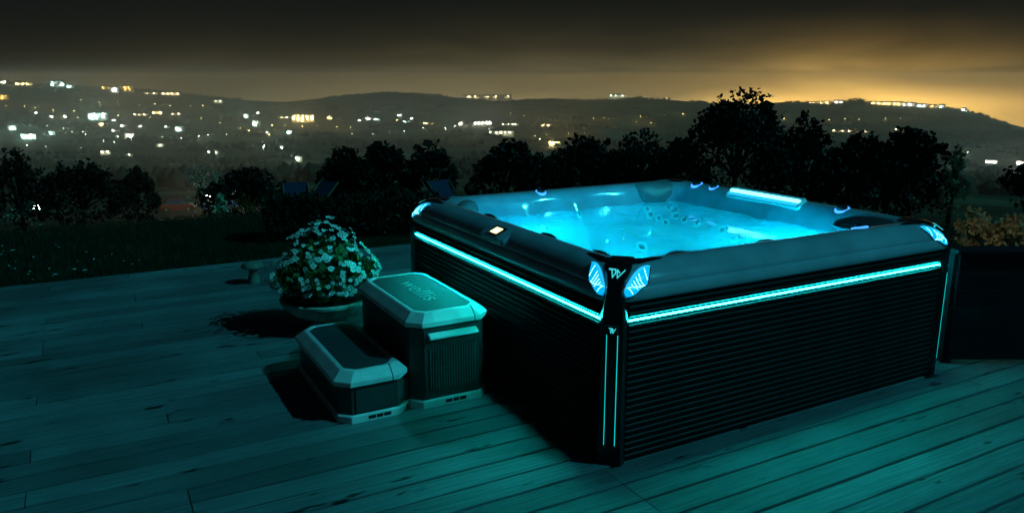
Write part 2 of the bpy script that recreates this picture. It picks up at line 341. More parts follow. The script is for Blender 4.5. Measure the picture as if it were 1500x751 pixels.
while y_ < 5.08:
    cuts = [-5.55, 4.35]
    if y_ < -.05: cuts += [-.02, -3.1 - .5 * (row % 3), 2.5 + .4 * (row % 2)]
    else: cuts += [-3.6 + random.choice((0, .615, 1.23, 1.845, 2.46)) + .04, 2.0 + random.choice((0, .615, 1.23)) ]
    cuts = sorted(cuts)
    for a_, b_ in zip(cuts[:-1], cuts[1:]):
        p = link('plank', pm, deck, (a_ + .0025, y_ + random.uniform(-.0012, .0012), random.uniform(-.0022, 0)))
        p.scale = (b_ - a_ - .005, 1, 1); p.rotation_euler = (random.uniform(-.004, .004), 0, random.uniform(-.0004, .0004))
    y_ += PW; row += 1

# ------------------------------------------------------------------ hot tub (local x runs along the right face, y along the left face)
TU, TV = 2.445, 2.42
tub = thing('hot_tub', 'big square hot tub full of glowing cyan water, black slatted cabinet', 'hot tub', (FX, FY, 0), YAW)
STZ = .690
cc = .088
MB().loft([octo(.012, TU - .012, .012, TV - .012, cc - .002, .012), octo(.012, TU - .012, .012, TV - .012, cc - .002, .800)], cap1=False).build('cabinet', M['cabinet'], tub)
# slats, one ridge each
prof = [(0, -.0135), (-.004, -.0125), (-.0095, -.006), (-.010, .001), (-.006, .0095), (0, .0125)]
slat_me = MB().loft([[(0, y, z) for y, z in prof], [(1, y, z) for y, z in prof]]).mesh('slat', M['cabinet'], 40)
zs = [STZ + .0285, STZ + .0285 + .029] + [STZ - .0285 - .0302 * k for k in range(22)]
faces = [((cc + .012, .012), 0, TU - 2 * cc - .024), ((TU - .012, cc + .012), R(90), TV - 2 * cc - .024), ((TU - cc - .012, TV - .012), R(180), TU - 2 * cc - .024), ((.012, TV - cc - .012), R(270), TV - 2 * cc - .024)]
strip_prof = [(.004, -.0036)] + [(-.0065 * math.sin(a), -.0036 * math.cos(a)) for a in np.linspace(0, math.pi, 7)] + [(.004, .0036)]
strip_me = MB().loft([[(0, y, z) for y, z in strip_prof], [(1, y, z) for y, z in strip_prof]]).mesh('light_strip', M['strip'], 50)
chan_me = MB().box(0, 1, -.003, .002, .0095, .0125).box(0, 1, -.003, .002, -.0125, -.0095).mesh('strip_channel', M['post'])
for (fx, fy), a_, ln in faces:
    for z in zs:
        s_ = link('slat', slat_me, tub, (fx, fy, z)); s_.rotation_euler = (0, 0, a_); s_.scale = (ln, 1, 1)
    s_ = link('light_strip', strip_me, tub, (fx, fy, STZ)); s_.rotation_euler = (0, 0, a_); s_.scale = (ln, 1, 1)
    s_ = link('strip_channel', chan_me, tub, (fx, fy, STZ)); s_.rotation_euler = (0, 0, a_); s_.scale = (ln, 1, 1)

# acrylic shell: rings of a rounded square, from the outer lip over the crest and down to the footwell
OUT = [(.030, .774), (.004, .776), (-.006, .784), (-.008, .806), (-.002, .830), (.006, .838), (.012, .841), (.010, .848), (.016, .862), (.034, .888), (.060, .911), (.090, .926), (.120, .932), (.150, .931), (.180, .922), (.205, .900), (.228, .862), (.246, .815), (.262, .770)]
INN = [(.290, .70), (.330, .61), (.380, .53), (.430, .480), (.490, .458), (.640, .448), (.720, .440), (.770, .41), (.800, .33), (.830, .17), (.880, .10), (.960, .085)]
def prof_at(t):                                  # (inset, z) along the outer profile, t in 0..len-1
    i = int(min(len(OUT) - 2, max(0, t))); f = t - i
    return (OUT[i][0] * (1 - f) + OUT[i + 1][0] * f, OUT[i][1] * (1 - f) + OUT[i + 1][1] * f)
def shell_ring(ins, z, k):
    r = .125 + max(0, ins - .15) * .55
    base = rrect(ins, TU - ins, ins, TV - ins, r, z, 14); out = []
    dense = []
    for i, p in enumerate(base):                # subdivide the long straight sides
        q = base[(i + 1) % len(base)]; dense.append(p)
        if (i + 1) % 15 == 0:
            for s_ in range(1, 26): dense.append(tuple(p[j] + (q[j] - p[j]) * s_ / 26 for j in range(3)))
    w = sst(.19, .33, ins) * (1 - sst(.7, .95, ins))
    for p in dense:
        dx, dy = p[0] - TU / 2, p[1] - TV / 2; a = math.atan2(dy, dx); rr = math.hypot(dx, dy)
        b = 0
        for c_, amp, sg in ((0.0, .11, .11), (1.57, .09, .10), (3.1, .10, .11), (-1.57, .09, .11), (.42, .05, .07), (2.0, .06, .08), (1.15, .04, .07), (-2.1, .05, .08)):
            dd = (a - c_ + math.pi) % (2 * math.pi) - math.pi; b += amp * math.exp(-(dd / sg) ** 2)
        sc = 1 - w * b / rr
        out.append((TU / 2 + dx * sc, TV / 2 + dy * sc, p[2] + w * .02 * math.sin(3 * a + 1)))
    return out
shell_b = MB().loft([shell_ring(i, z, k) for k, (i, z) in enumerate(OUT + INN)], cap0=False, cap1=True)
shell = shell_b.build('shell', M['shell'], tub, smooth=50)
bvh = BVHTree.FromPolygons([Vector(p) for p in shell_b.v], shell_b.f)
def tub_cast(px, py):                            # where a sight line meets the shell, in tub coordinates
    d = ray(px, py); o = Vector((0, 0, CAM_H)); rot = Matrix.Rotation(-YAW, 3, 'Z')
    o2 = rot @ (o - Vector((FX, FY, 0))); d2 = (rot @ d).normalized()
    p, nrm, idx, _ = bvh.ray_cast(o2, d2)
    if p is not None and nrm.dot(d2) > 0: nrm = -nrm
    return p, nrm
# water
WZ = .785
wr = rrect(.235, TU - .235, .235, TV - .235, .19, WZ, 12)
MB().add(wr, [tuple(range(len(wr)))]).build('water', M['water'], tub)

# corner posts with their caps, light lines, badges and lenses
def post_ring(hw, n0, z, dep=.085, ch=.014):
    a = [(-hw, n0 - ch * 1.8), (-hw + ch, n0), (hw - ch, n0), (hw, n0 - ch * 1.8), (hw, n0 - dep), (-hw, n0 - dep)]
    return [(p, q, z) for p, q in a]
corner = [((0, 0), R(-45)), ((TU, 0), R(45)), ((TU, TV), R(135)), ((0, TV), R(225))]
def cframe(k):                                   # columns: along (screen right), outward, up
    (x, y), a = corner[k]; al = Vector((math.cos(a), math.sin(a), 0)); nn = Vector((math.sin(a), -math.cos(a), 0))
    return lambda p: Vector((x, y, 0)) + al * p[0] + nn * p[1] + Vector((0, 0, p[2]))
def pn(z):                                       # set-back of the cap so that it rides over the lip
    ins = float(np.interp(z, [.776, .85, .888, .911, .926, .932], [0, .012, .034, .060, .090, .120])); return -.030 - 1.0 * ins * 1.414
for k in range(4):
    fr = cframe(k)
    m = MB().loft([[fr(p) for p in post_ring(h, n0, z)] for h, n0, z in ((.066, -.030, .004), (.064, -.030, .3), (.062, -.030, .62), (.060, -.030, .72), (.054, -.026, .765), (.046, -.022, .80), (.045, -.026, .83), (.047, pn(.86), .86), (.052, pn(.888), .888), (.060, pn(.908), .911), (.058, pn(.922), .928), (.056, -.185, .936), (.05, -.215, .935))])
    post = m.build('corner_post', M['post'], tub, smooth=35)
    MB().loft([[fr(p) for p in ((-.028, -.029, z), (-.022, -.022, z), (.022, -.022, z), (.028, -.029, z), (.02, -.04, z), (-.02, -.04, z))] for z in (.09, .675)]).build('light_panel', M['post'], post, smooth=30)
    for sg in (-1, 1):
        MB().loft([[fr((sg * .0245 + dx, -.0245 + dy, z)) for dx, dy in ((-.0019, 0), (0, .003), (.0019, 0), (0, -.004))] for z in (.105, .635)]).build('light_line', M['line'], post)
    MB().loft([[fr((p, q, z)) for p, q in ((-.030, -.030), (-.030, -.0195), (.030, -.0195), (.030, -.030))] for z in (.677, .680)]).build('badge_edge', M['silver'], post)
    def logo(x0, z0, w, h, yf, th):
        P = [(0, 1), (.17, .97), (.30, .06), (.52, .93), (.60, .03), (1, .95)]; Q = [(.17, .97), (.40, .97), (.47, .45)]; Q2 = [(.52, .93), (.70, .62)]
        b = MB()
        for ch in (P, Q, Q2):
            for (x1, y1), (x2, y2) in zip(ch[:-1], ch[1:]):
                a1 = Vector((x0 + (x1 - .5) * w, z0 + (y1 - .5) * h)); a2 = Vector((x0 + (x2 - .5) * w, z0 + (y2 - .5) * h))
                t = (a2 - a1).normalized(); nn = Vector((-t.y, t.x)) * th; a1 -= t * th * .5; a2 += t * th * .5
                b.loft([[fr((q.x, yf(q.y) + dy, q.y)) for q in (a1 + nn, a2 + nn, a2 - nn, a1 - nn)] for dy in (-.002, .0022)])
        return b
    logo(0, .900, .072, .030, lambda z: float(np.interp(z, [.83, .86, .888, .911, .928], [-.026, pn(.86), pn(.888), pn(.908), pn(.922)])) + .004, .0022).build('badge', M['logo'], post)
    logo(0, .656, .030, .024, lambda z: -.022, .0016).build('badge', M['logo'], post)
    # almond lamp lenses on both sides of the cap, each with fins; wings of the cap along the crest
    def on_lip(q, t, off, sg):                   # q metres along the lip from the corner's diagonal, t on the profile
        ins, z = prof_at(t); rr = .125
        ip, zp = prof_at(t - .7); iq, zq = prof_at(t + .7); nx, nz_ = -(zq - zp), (iq - ip); ql = math.hypot(nx, nz_) or 1
        ins += off * nx / ql; z += off * nz_ / ql
        if q < rr * math.pi / 4:
            ph = R(-135) + q / rr; x = ins + rr + rr * math.cos(ph); y = ins + rr + rr * math.sin(ph)
        else: x = ins + rr + q - rr * math.pi / 4; y = ins
        return fr(((x - y) / math.sqrt(2) * sg, -(x + y) / math.sqrt(2), z))
    for sg in (-1, 1):
        rows = []; nS = 12
        for i in range(nS + 1):
            f = i / nS; q0 = .050 + .115 * f; t0 = 3.4 + 6.6 * f; hw = math.sin(math.pi * min(1, .04 + .96 * f)) ** .75 if f < 1 else 0
            rows.append([on_lip(max(.040, q0 + .034 * hw * c_), min(10.8, max(2.6, t0 - 2.0 * hw * c_)), .004 + .006 * hw * (1 - c_ * c_), sg) for c_ in np.linspace(-1, 1, 9)])
        MB().loft(rows, closed=False, cap0=False, cap1=False).build('lamp_lens', M['lens'], post, smooth=60)
        MB().tube([r_[0] for r_ in rows], [.003 + .004 * math.sin(math.pi * i / nS) for i in range(nS + 1)], 6).build('lens_rim', M['lens_dim'], post, smooth=40)
        MB().tube([r_[-1] for r_ in rows], .003, 6).build('lens_rim', M['post'], post, smooth=40)
        for i in (2, 4, 5, 6, 7, 8, 10):
            MB().tube(rows[i][1:8], .0019, 5).build('lens_fin', M['fin'], post, smooth=40)
        wr_ = []
        for q_, wd in ((.045, .9), (.10, .8), (.16, .5), (.22, .12)):
            wr_.append([on_lip(q_, 11.6 - wd, -.002, sg), on_lip(q_, 11.6 - wd * .8, .006, sg), on_lip(q_, 11.6 + wd * .8, .006, sg), on_lip(q_, 11.6 + wd, -.002, sg)])
        MB().loft(wr_).build('cap_wing', M['post'], post, smooth=40)

# control panel in its hump on the left lip
cp, cn = tub_cast(729, 341)
def frame_on(p, n, along=Vector((0, 1, 0))):
    n = n.normalized(); along = along if abs(along.dot(n)) < .95 else Vector((1, 0, 0))
    y = (along - n * along.dot(n)).normalized(); x = y.cross(n).normalized(); m = Matrix((x, y, n)).transposed().to_4x4(); m.translation = p; return m
def part_at(b, name, m, mtx, parent, smooth=0, bevel=0):
    b.v = [tuple(mtx @ Vector(p)) for p in b.v]; return b.build(name, m, parent, smooth, bevel)
fm = frame_on(cp, (cn + Vector((0, 0, .8))).normalized())
pan = part_at(MB().loft([rrect(-.062, .062, -.15, .15, .03, -.03), rrect(-.060, .060, -.135, .135, .03, .004), rrect(-.048, .048, -.095, .095, .02, .012)]), 'control_panel', M['shell'], fm, tub, 40)
part_at(MB().loft([rrect(-.041, .041, -.062, .062, .006, .008), rrect(-.041, .041, -.062, .062, .006, .016)]), 'bezel', M['post'], fm, pan, 30)
part_at(MB().loft([rrect(-.026, .026, -.036, .036, .003, .010), rrect(-.026, .026, -.036, .036, .003, .0185)]), 'screen', M['screen'], fm, pan, 30)
part_at(MB().lathe([(.008, .01), (.008, .018), (.006, .02)], 12, (-.034, .048, 0)), 'button', M['silver'], fm, pan, 40)

# moulded lounge and footwell step under the water
def mound(cx, cy, rx, ry, z0, z1, rot):
    rings = []
    for f, k in ((1.0, 0), (.93, .35), (.84, .75), (.74, .93), (.6, 1.0), (.3, 1.02)):
        rings.append([tuple(Matrix.Rotation(rot, 3, 'Z') @ Vector((rx * f * math.copysign(abs(math.cos(a)) ** .7, math.cos(a)), ry * f * math.copysign(abs(math.sin(a)) ** .7, math.sin(a)), 0)) + Vector((cx, cy, z0 + (z1 - z0) * k))) for a in np.linspace(0, 2 * math.pi, 36, endpoint=False)])
    return MB().loft(rings)
mound(TU * .40, TV * .60, .50, .26, .08, .40, R(-38)).build('lounge', M['shell'], tub, smooth=60)
mound(TU * .70, TV * .34, .34, .24, .08, .30, R(35)).build('footrest', M['shell'], tub, smooth=60)
# jets on the seats
def jet(px, py, r):
    p, n = tub_cast(px, py)
    if p is None or p.z > .76: return
    r *= 1.12
    j = part_at(MB().lathe([(r, -.004), (r, .008), (r * .86, .015), (r * .66, .012), (r * .58, .002)], 20, cap1=False), 'jet', M['jet'], frame_on(p, n), tub, 50)
    part_at(MB().lathe([(r * .66, .001), (r * .5, .006), (r * .2, .012), (r * .12, .004)], 16), 'nozzle', M['nozzle'], frame_on(p, n), j, 50)
for px, py, r in ((948, 306, .030), (952, 314, .032), (965, 320, .026), (975, 326, .026), (974, 333, .024), (981, 302, .038), (988, 308, .038), (990, 316, .030), (1003, 322, .028), (1022, 326, .034), (1058, 337, .030), (1055, 352, .028), (1075, 350, .036), (1100, 346, .030), (1092, 359, .034), (1113, 357, .026), (848, 314, .026), (883, 311, .028), (1146, 352, .03), (940, 362, .045), (800, 337, .03)): jet(px, py, r)
# underwater lamps low on the walls
def disc_at(p, n, r, name, m, parent):
    return part_at(MB().lathe([(r, -.004), (r, .006), (r * .8, .012)], 20), name, m, frame_on(Vector(p), Vector(n)), parent, 50)
for x, y in ((TU * .66, .2), (.2, TV * .70), (.3, .3), (TU - .3, .3)):
    c0 = Vector((TU / 2, TV / 2, .60)); hp = bvh.ray_cast(c0, (Vector((x, y, .60)) - c0).normalized())[0]
    inw = (c0 - hp).normalized(); po = hp + inw * .035
    lampb = part_at(MB().lathe([(.085, -.12), (.088, -.004), (.080, .004)], 20, cap1=False), 'underwater_lamp', M['jet'], frame_on(po, inw), tub, 50)
    disc_at(po, inw, .076, 'lens', M['uw'], lampb)
# unseen blue lamps added above the waterline to brighten the far walls
for x, y in ((.2, TV * .35), (.2, TV * .78), (TU * .36, .2), (TU * .78, .2)):
    c0 = Vector((TU / 2, TV / 2, .85)); d0 = Vector((x, y, .85)) - c0; hp, hn, _, _ = bvh.ray_cast(c0, d0.normalized())
    inw = (c0 - hp).normalized(); wl_ = part_at(MB().lathe([(.03, -.05), (.032, .004), (.026, .008)], 16, cap1=False), 'wall_fill_lamp', M['silver'], frame_on(hp, inw), tub, 50)
    disc_at(hp + inw * .001, inw, .025, 'lens', M['wl'], wl_)
# knobs with ring lights on the crest
def knob(u_, v_, r):
    fmx = frame_on(Vector((u_, v_, .920)), Vector((.28 * (u_ < .3) - .28 * (u_ > TU - .3), .28 * (v_ < .3) - .28 * (v_ > TV - .3), 1)).normalized())
    kb = part_at(MB().lathe([(r * .82, -.01), (r * .82, .018), (r * .78, .026), (r * .6, .029), (r * .55, .025)], 24), 'control_knob', M['trim'], fmx, tub, 40)
    part_at(MB().lathe([(r * 1.12, -.008), (r * 1.14, .006), (r * 1.0, .010), (r * .83, .008)], 24, cap1=False), 'ring_light', M['ring'], fmx, kb, 50)
for a_ in ((.98, TV - .165, .036), (TU - .165, 2.02, .042), (TU - .165, 1.83, .034), (TU - .16, .66, .042), (1.84, .185, .040)): knob(*a_)
# waterfall bar on the far lip
pa, na_ = tub_cast(1090, 281); pb, nb_ = tub_cast(1176, 299)
pa = Vector((TU - .185, 1.62, .918)); pb = Vector((TU - .185, .98, .918)); mid = (pa + pb) / 2; ln = (pa - pb).length / 2
fm = frame_on(mid, Vector((-.55, 0, .85)).normalized(), Vector((0, 1, 0)))
wf = part_at(MB().loft([rrect(-.055, .055, -ln - .03, ln + .03, .02, -.03), rrect(-.05, .05, -ln - .025, ln + .025, .02, .008), rrect(-.042, .042, -ln - .012, ln + .012, .015, .010)]), 'waterfall', M['jet'], fm, tub, 40)
part_at(MB().loft([rrect(-.012, .018, -ln, ln, .006, .004), rrect(-.010, .016, -ln, ln, .006, .020)]), 'light_bar', M['fall'], fm, wf, 40)
part_at(MB().box(-.040, -.016, -ln, ln, .006, .016), 'spout_lip', M['lens_dim'], fm, wf)
# headrests and other pads along the inner lip
def pad(c, rx, ry, rz, m, name='headrest', rot=0):
    b = MB().lathe([(math.sin(a) * 1.0, -math.cos(a)) for a in np.linspace(.02, math.pi - .02, 9)], 20)
    mt = Matrix.Translation(c) @ Matrix.Rotation(rot, 4, 'Z') @ Matrix.Diagonal((rx, ry, rz, 1))
    return part_at(b, name, m, mt, tub, 60)
for yy in (1.62, .92, .42): pad(Vector((.228, yy, .889)), .035, .085, .03, M['pillow'])
for xx in (.55, 1.15): pad(Vector((xx, .228, .889)), .085, .035, .03, M['pillow'])
pad(Vector((TU - .30, .36, .875)), .20, .16, .055, M['pillow'], rot=R(-45))
pad(Vector((.30, TV - .30, .84)), .20, .07, .09, M['padgrey'], rot=R(45))
def wall_pad(pxs, m):
    P = [q for q in (tub_cast(*q) for q in pxs) if q[0] is not None]; c = sum((p for p, n in P), Vector()) / len(P); n = sum((n for p, n in P), Vector()).normalized()
    ring = [p for p, _ in P]
    MB().loft([[p - n * .01 for p in ring], [p + n * .012 for p in ring], [c + (p - c) * .86 + n * .024 for p in ring], [c + (p - c) * .5 + n * .03 for p in ring]]).build('headrest', m, tub, smooth=50)
wall_pad([(930, 272), (945, 266), (965, 265), (980, 266), (985, 272), (983, 286), (973, 296), (955, 299), (945, 297), (937, 286)], M['padgrey'])

# ------------------------------------------------------------------ storage steps beside the tub
steps = thing('tub_steps', 'two-tier grey and brown plastic steps with lit lids beside the hot tub', 'steps', uvw(-.51, 1.49), YAW)
OU, OV = -.51, 1.49
def sl(b): b.v = [(x - OU, y - OV, z) for x, y, z in b.v]; return b
def step_unit(name, u0, u1, v0, v1, zt, lid_h=.070):
    body = sl(MB().loft([octo(u0, u1, v0, v1, .055, .02), octo(u0, u1, v0, v1, .055, zt - lid_h + .02)])).build(name, M['body'], steps, bevel=.003)
    o = .022
    rings = [octo(u0 - o + .012, u1 + o - .012, v0 - o + .012, v1 + o - .012, .07, zt - lid_h), octo(u0 - o, u1 + o, v0 - o, v1 + o, .07, zt - lid_h), octo(u0 - o, u1 + o, v0 - o, v1 + o, .07, zt - lid_h + .026), octo(u0 + .022, u1 - .022, v0 + .022, v1 - .022, .058, zt - .004), octo(u0 + .030, u1 - .030, v0 + .030, v1 - .030, .054, zt), octo(u0 + .050, u1 - .050, v0 + .050, v1 - .050, .050, zt), octo(u0 + .052, u1 - .052, v0 + .052, v1 - .052, .050, zt - .006)]
    lid = sl(MB().loft(rings)).build('lid', M['lid'], steps, bevel=.003)
    sl(MB().loft([octo(u0 + .055, u1 - .055, v0 + .055, v1 - .055, .048, zt - .010), octo(u0 + .055, u1 - .055, v0 + .055, v1 - .055, .048, zt - .002), octo(u0 + .058, u1 - .058, v0 + .058, v1 - .058, .047, zt - .0005)])).build('tread', M['tread'], lid)
    # seams across the front bevel
    for us, m, w in ((u1 - .085, 'dark', .0022), (u0 + .115, 'lid', .0015)):
        b = MB()
        for zo in (0,):
            pts = [(v0 - o, zt - lid_h + .001), (v0 - o, zt - lid_h + .026), (v0 + .022, zt - .004), (v0 + .030, zt), (v0 + .050, zt)]
            b.loft([[(us - w, y + .002, z - .002), (us + w, y + .002, z - .002), (us + w, y - .0012, z + .0012), (us - w, y - .0012, z + .0012)] for y, z in pts])
        sl(b).build('seam', M[m], lid)
    return body, lid
lowb, lowl = step_unit('lower_step', -.935, -.575, 1.025, 1.93, .275)
upb, upl = step_unit('upper_step', -.535, -.095, 1.025, 1.93, .53)
# base skirting round both tiers with slots painted on as dark slabs
def skirt(pts, z0, z1): return [(x, y, z0) for x, y in pts], [(x, y, z1) for x, y in pts]
def skirt_unit(u0, u1, v0, v1):
    a = octo(u0 - .010, u1 + .010, v0 - .010, v1 + .010, .058, 0); b = octo(u0 - .002, u1 + .002, v0 - .002, v1 + .002, .056, .045)
    m = sl(MB().loft([[(x, y, 0.0) for x, y, _ in a], [(x, y, .038) for x, y, _ in a], b])).build('skirting', M['lid'], steps, bevel=.002)
    um = (u0 + u1) / 2 + .02
    sl(MB().box(um - .062, um + .062, v0 - .0112, v0 - .004, .012, .031)).build('painted_slot', M['dark'], m)  # raised dark slab, the slot's shade painted as its colour
    for q in (-.02, .02): sl(MB().box(um + q - .002, um + q + .002, v0 - .0125, v0 - .004, .012, .031)).build('slot_rib', M['lid'], m)
skirt_unit(-.935, -.575, 1.025, 1.93); skirt_unit(-.535, -.095, 1.025, 1.93)
sl(MB().box(-.590, -.520, 1.085, 1.9, .021, .034)).build('skirting', M['lid'], steps)
sl(MB().box(-.590, -.520, 1.10, 1.9, .035, .16)).build('link_panel', M['body'], steps)
# front of the upper tier: drawer, handle and louvres
dr = sl(MB().box(-.475, -.150, 1.0160, 1.0280, .372, .437)).build('drawer', M['body'], steps, bevel=.002)
sl(MB().loft([[(x, 1.0170, .424), (x + .0, 0.9820, .410), (x + .0, 0.9800, .396), (x, 1.0170, .390)] for x in (-.455, -.168)])).build('handle', M['lid'], dr, bevel=.003)
gp_ = sl(MB().box(-.475, -.150, 1.0180, 1.0280, .075, .365)).build('grille', M['body'], steps, bevel=.002)
sl(MB().box(-.452, -.172, 1.0155, 1.0200, .098, .342)).build('backing', M['dark'], gp_)
for i in range(18):
    x = -.445 + i * .0156
    sl(MB().loft([[(x, 1.0095, z - .001), (x + .0062, 1.0095, z - .001), (x + .0085, 1.0175, z), (x - .0015, 1.0175, z)] for z in (.102, .338)])).build('louvre', M['louvre'], gp_)
sl(MB().box(-.452, -.172, 1.0105, 1.0160, .216, .220)).build('cross_rib', M['body'], gp_)
sl(MB().box(-.86, -.66, 1.0170, 1.0280, .055, .18)).build('front_panel', M['body'], steps, bevel=.002)
# raised word on the upper tread
cu = bpy.data.curves.new('word', 'FONT'); cu.body = 'wellis'; cu.size = .19; cu.extrude = .0012; cu.align_x = 'CENTER'; cu.align_y = 'CENTER'; cu.space_character = 1.05
tmp = bpy.data.objects.new('word', cu); C.objects.link(tmp); dg = bpy.context.evaluated_depsgraph_get()
wm = bpy.data.meshes.new_from_object(tmp.evaluated_get(dg)); bpy.data.objects.remove(tmp); wm.materials.clear(); wm.materials.append(M['emboss'])
wd_ = link('lettering', wm, upl, (-.315 - OU, 1.475 - OV, .5308)); wd_.rotation_euler = (0, 0, R(-90)); wd_.scale = (1, .8, 1)

# ------------------------------------------------------------------ foliage tools
LEAF = np.array([(0, 0, 0), (.30, .36, .05), (.22, .75, .02), (0, 1, -.08), (-.22, .75, .02), (-.30, .36, .05)], float)
def leaf_mesh(name, pos, size, m, seed, up=.25, keep=None):
    rg = np.random.default_rng(seed); n = len(pos)
    t = rg.normal(size=(n, 3)); t[:, 2] += up; t /= np.linalg.norm(t, axis=1)[:, None]
    q = rg.normal(size=(n, 3)); s_ = np.cross(t, q); s_ /= np.linalg.norm(s_, axis=1)[:, None]; nn = np.cross(s_, t)
    sz = size * rg.uniform(.6, 1.25, n)
    V = pos[:, None, :] + sz[:, None, None] * (LEAF[None, :, 0, None] * s_[:, None, :] + (LEAF[None, :, 1, None] - .4) * t[:, None, :] + LEAF[None, :, 2, None] * nn[:, None, :])
    me = bpy.data.meshes.new(name); me.vertices.add(n * 6); me.vertices.foreach_set('co', V.reshape(-1))
    idx = np.array([0, 1, 2, 3, 0, 3, 4, 5]); F = (np.arange(n)[:, None] * 6 + idx[None]).reshape(-1)
    me.loops.add(n * 8); me.loops.foreach_set('vertex_index', F.astype(np.int32))
    me.polygons.add(n * 2); me.polygons.foreach_set('loop_start', np.arange(0, n * 8, 4, dtype=np.int32)); me.update(calc_edges=True); me.validate()
    me.materials.append(m); return me
def shrub(name, label, px, py, wpx, dist, m='foliage', leaf=.105, n=3200, seed=1, lobes=8, group=None, cat='shrub', airy=.22, bottom=None):
    rg = np.random.default_rng(seed); top = at(px, py, dist); w = wpx / 2 * dist / FPX; zb = ground_z(top.x, top.y); H = top.z - zb
    root = thing(name, label, cat, (top.x, top.y, zb), 0, group)
    cs = [(rg.uniform(-.15, .15) * w, 0, H * .80, .42 * w, H * .20)]
    cs.append((0, 0, H * .38, .85 * w, H * .36))
    for i in range(lobes):
        a = (i + .5) / lobes * 2 - 1 + rg.uniform(-.12, .12); hh = H * (1 - .42 * abs(a) ** 1.6 - rg.uniform(0, .16)); rx = w * rg.uniform(.24, .36); rz = max(.12 * H, min(H * .3, rx * rg.uniform(.7, 1.1)))
        cs.append((a * (w - rx * .8), rg.uniform(-.4, .4) * w, hh - rz, rx, rz))
    for i in range(9):                           # sprigs breaking the outline
        a = rg.uniform(-1, 1); hh = H * (1.02 - .45 * abs(a) ** 1.6 - rg.uniform(0, .12)); rx = w * rg.uniform(.06, .13); cs.append((a * w * .95, rg.uniform(-.3, .3) * w, hh - rx, rx, rx * rg.uniform(.8, 1.6)))
    P = []
    wt = np.array([c[3] * c[3] * .6 + c[3] * c[4] for c in cs]); wt /= wt.sum()
    for c, k in zip(cs, rg.multinomial(n, wt)):
        d = rg.normal(size=(k, 3)); d /= np.linalg.norm(d, axis=1)[:, None]
        r = rg.uniform(.35 + .3 * airy, 1.0, k) ** .6; r *= 1 + .25 * np.sin(d[:, 0] * 7 + c[0] * 9) * np.cos(d[:, 2] * 6 + c[2] * 5)
        P.append(np.stack([c[0] + d[:, 0] * r * c[3], c[1] + d[:, 1] * r * c[3] * .8, c[2] + d[:, 2] * r * c[4]], 1))
    P = np.concatenate(P)
    if airy:                                     # open crowns: leaves gather in tufts
        cen = P[rg.integers(0, len(P), int(60 + 60 * (1 - airy)))]; d2 = ((P[:, None, :] - cen[None]) ** 2).sum(2).min(1); P = P[(d2 < (w * .17) ** 2) | (rg.random(len(P)) < .12)]
    P = P[P[:, 2] > .03]
    cr = link('crown', leaf_mesh('crown', P, leaf, M[m], seed), root); tag(cr, kind='stuff')
    tb = MB(); hub = Vector((0, 0, H * .28)); tr_ = max(.014, .018 * H + .01)
    tb.tube([(0, 0, -.06), (.01, 0, H * .12), hub], [tr_ * 1.25, tr_, tr_ * .85], 8)
    for c in cs[2:2 + lobes]:
        e = Vector((c[0], c[1], c[2] + c[4] * .5)); md = hub.lerp(e, .5) + Vector((rg.uniform(-.1, .1) * w, 0, .08 * H)); tb.tube([hub, md, e], [tr_ * .7, tr_ * .4, tr_ * .12], 6)
        for _ in range(2):
            e2 = md + Vector((rg.uniform(-.35, .35) * w, rg.uniform(-.3, .3) * w, rg.uniform(.05, .3) * H)); tb.tube([md, md.lerp(e2, .5) + Vector((0, 0, .02)), e2], [tr_ * .35, tr_ * .2, tr_ * .07], 5)
    tb.build('trunk', M['bark'], root, smooth=50)
    return root
G1 = 'dark bushes along the lawn edge'
shrub('bush', 'ragged dark bush beside the pale-lit shrub, below the valley lights', 18, 210, 100, 20, seed=3, n=2600, group=G1)
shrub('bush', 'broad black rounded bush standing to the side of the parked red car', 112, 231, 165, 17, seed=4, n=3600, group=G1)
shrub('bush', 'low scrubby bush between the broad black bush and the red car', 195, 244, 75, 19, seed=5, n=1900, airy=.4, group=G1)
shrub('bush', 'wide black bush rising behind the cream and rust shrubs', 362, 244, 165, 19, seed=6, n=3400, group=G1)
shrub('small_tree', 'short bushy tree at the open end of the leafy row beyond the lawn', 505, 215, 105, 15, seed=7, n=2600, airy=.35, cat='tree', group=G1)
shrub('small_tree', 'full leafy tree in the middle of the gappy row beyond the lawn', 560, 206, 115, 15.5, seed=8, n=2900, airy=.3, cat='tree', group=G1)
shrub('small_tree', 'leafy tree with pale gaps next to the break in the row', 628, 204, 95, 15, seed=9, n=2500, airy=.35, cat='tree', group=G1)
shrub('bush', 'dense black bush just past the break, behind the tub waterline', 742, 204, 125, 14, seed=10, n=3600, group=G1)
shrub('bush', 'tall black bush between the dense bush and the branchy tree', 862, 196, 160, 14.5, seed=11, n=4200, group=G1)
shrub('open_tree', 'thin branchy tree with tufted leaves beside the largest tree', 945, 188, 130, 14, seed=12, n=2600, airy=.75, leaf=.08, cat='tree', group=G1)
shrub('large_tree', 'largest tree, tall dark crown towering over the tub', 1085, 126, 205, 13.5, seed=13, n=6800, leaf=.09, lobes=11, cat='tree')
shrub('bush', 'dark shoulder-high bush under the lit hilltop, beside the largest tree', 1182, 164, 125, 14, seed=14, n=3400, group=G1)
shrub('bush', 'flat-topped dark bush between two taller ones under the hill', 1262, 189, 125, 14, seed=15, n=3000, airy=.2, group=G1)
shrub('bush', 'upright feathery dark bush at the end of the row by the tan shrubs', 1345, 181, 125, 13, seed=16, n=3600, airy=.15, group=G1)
shrub('tall_shrub', 'tall shrub painted pale as if lit, closing the row beside the misty valley', 1402, 213, 42, 11, m='tan', seed=17, n=900, lobes=4, leaf=.07)
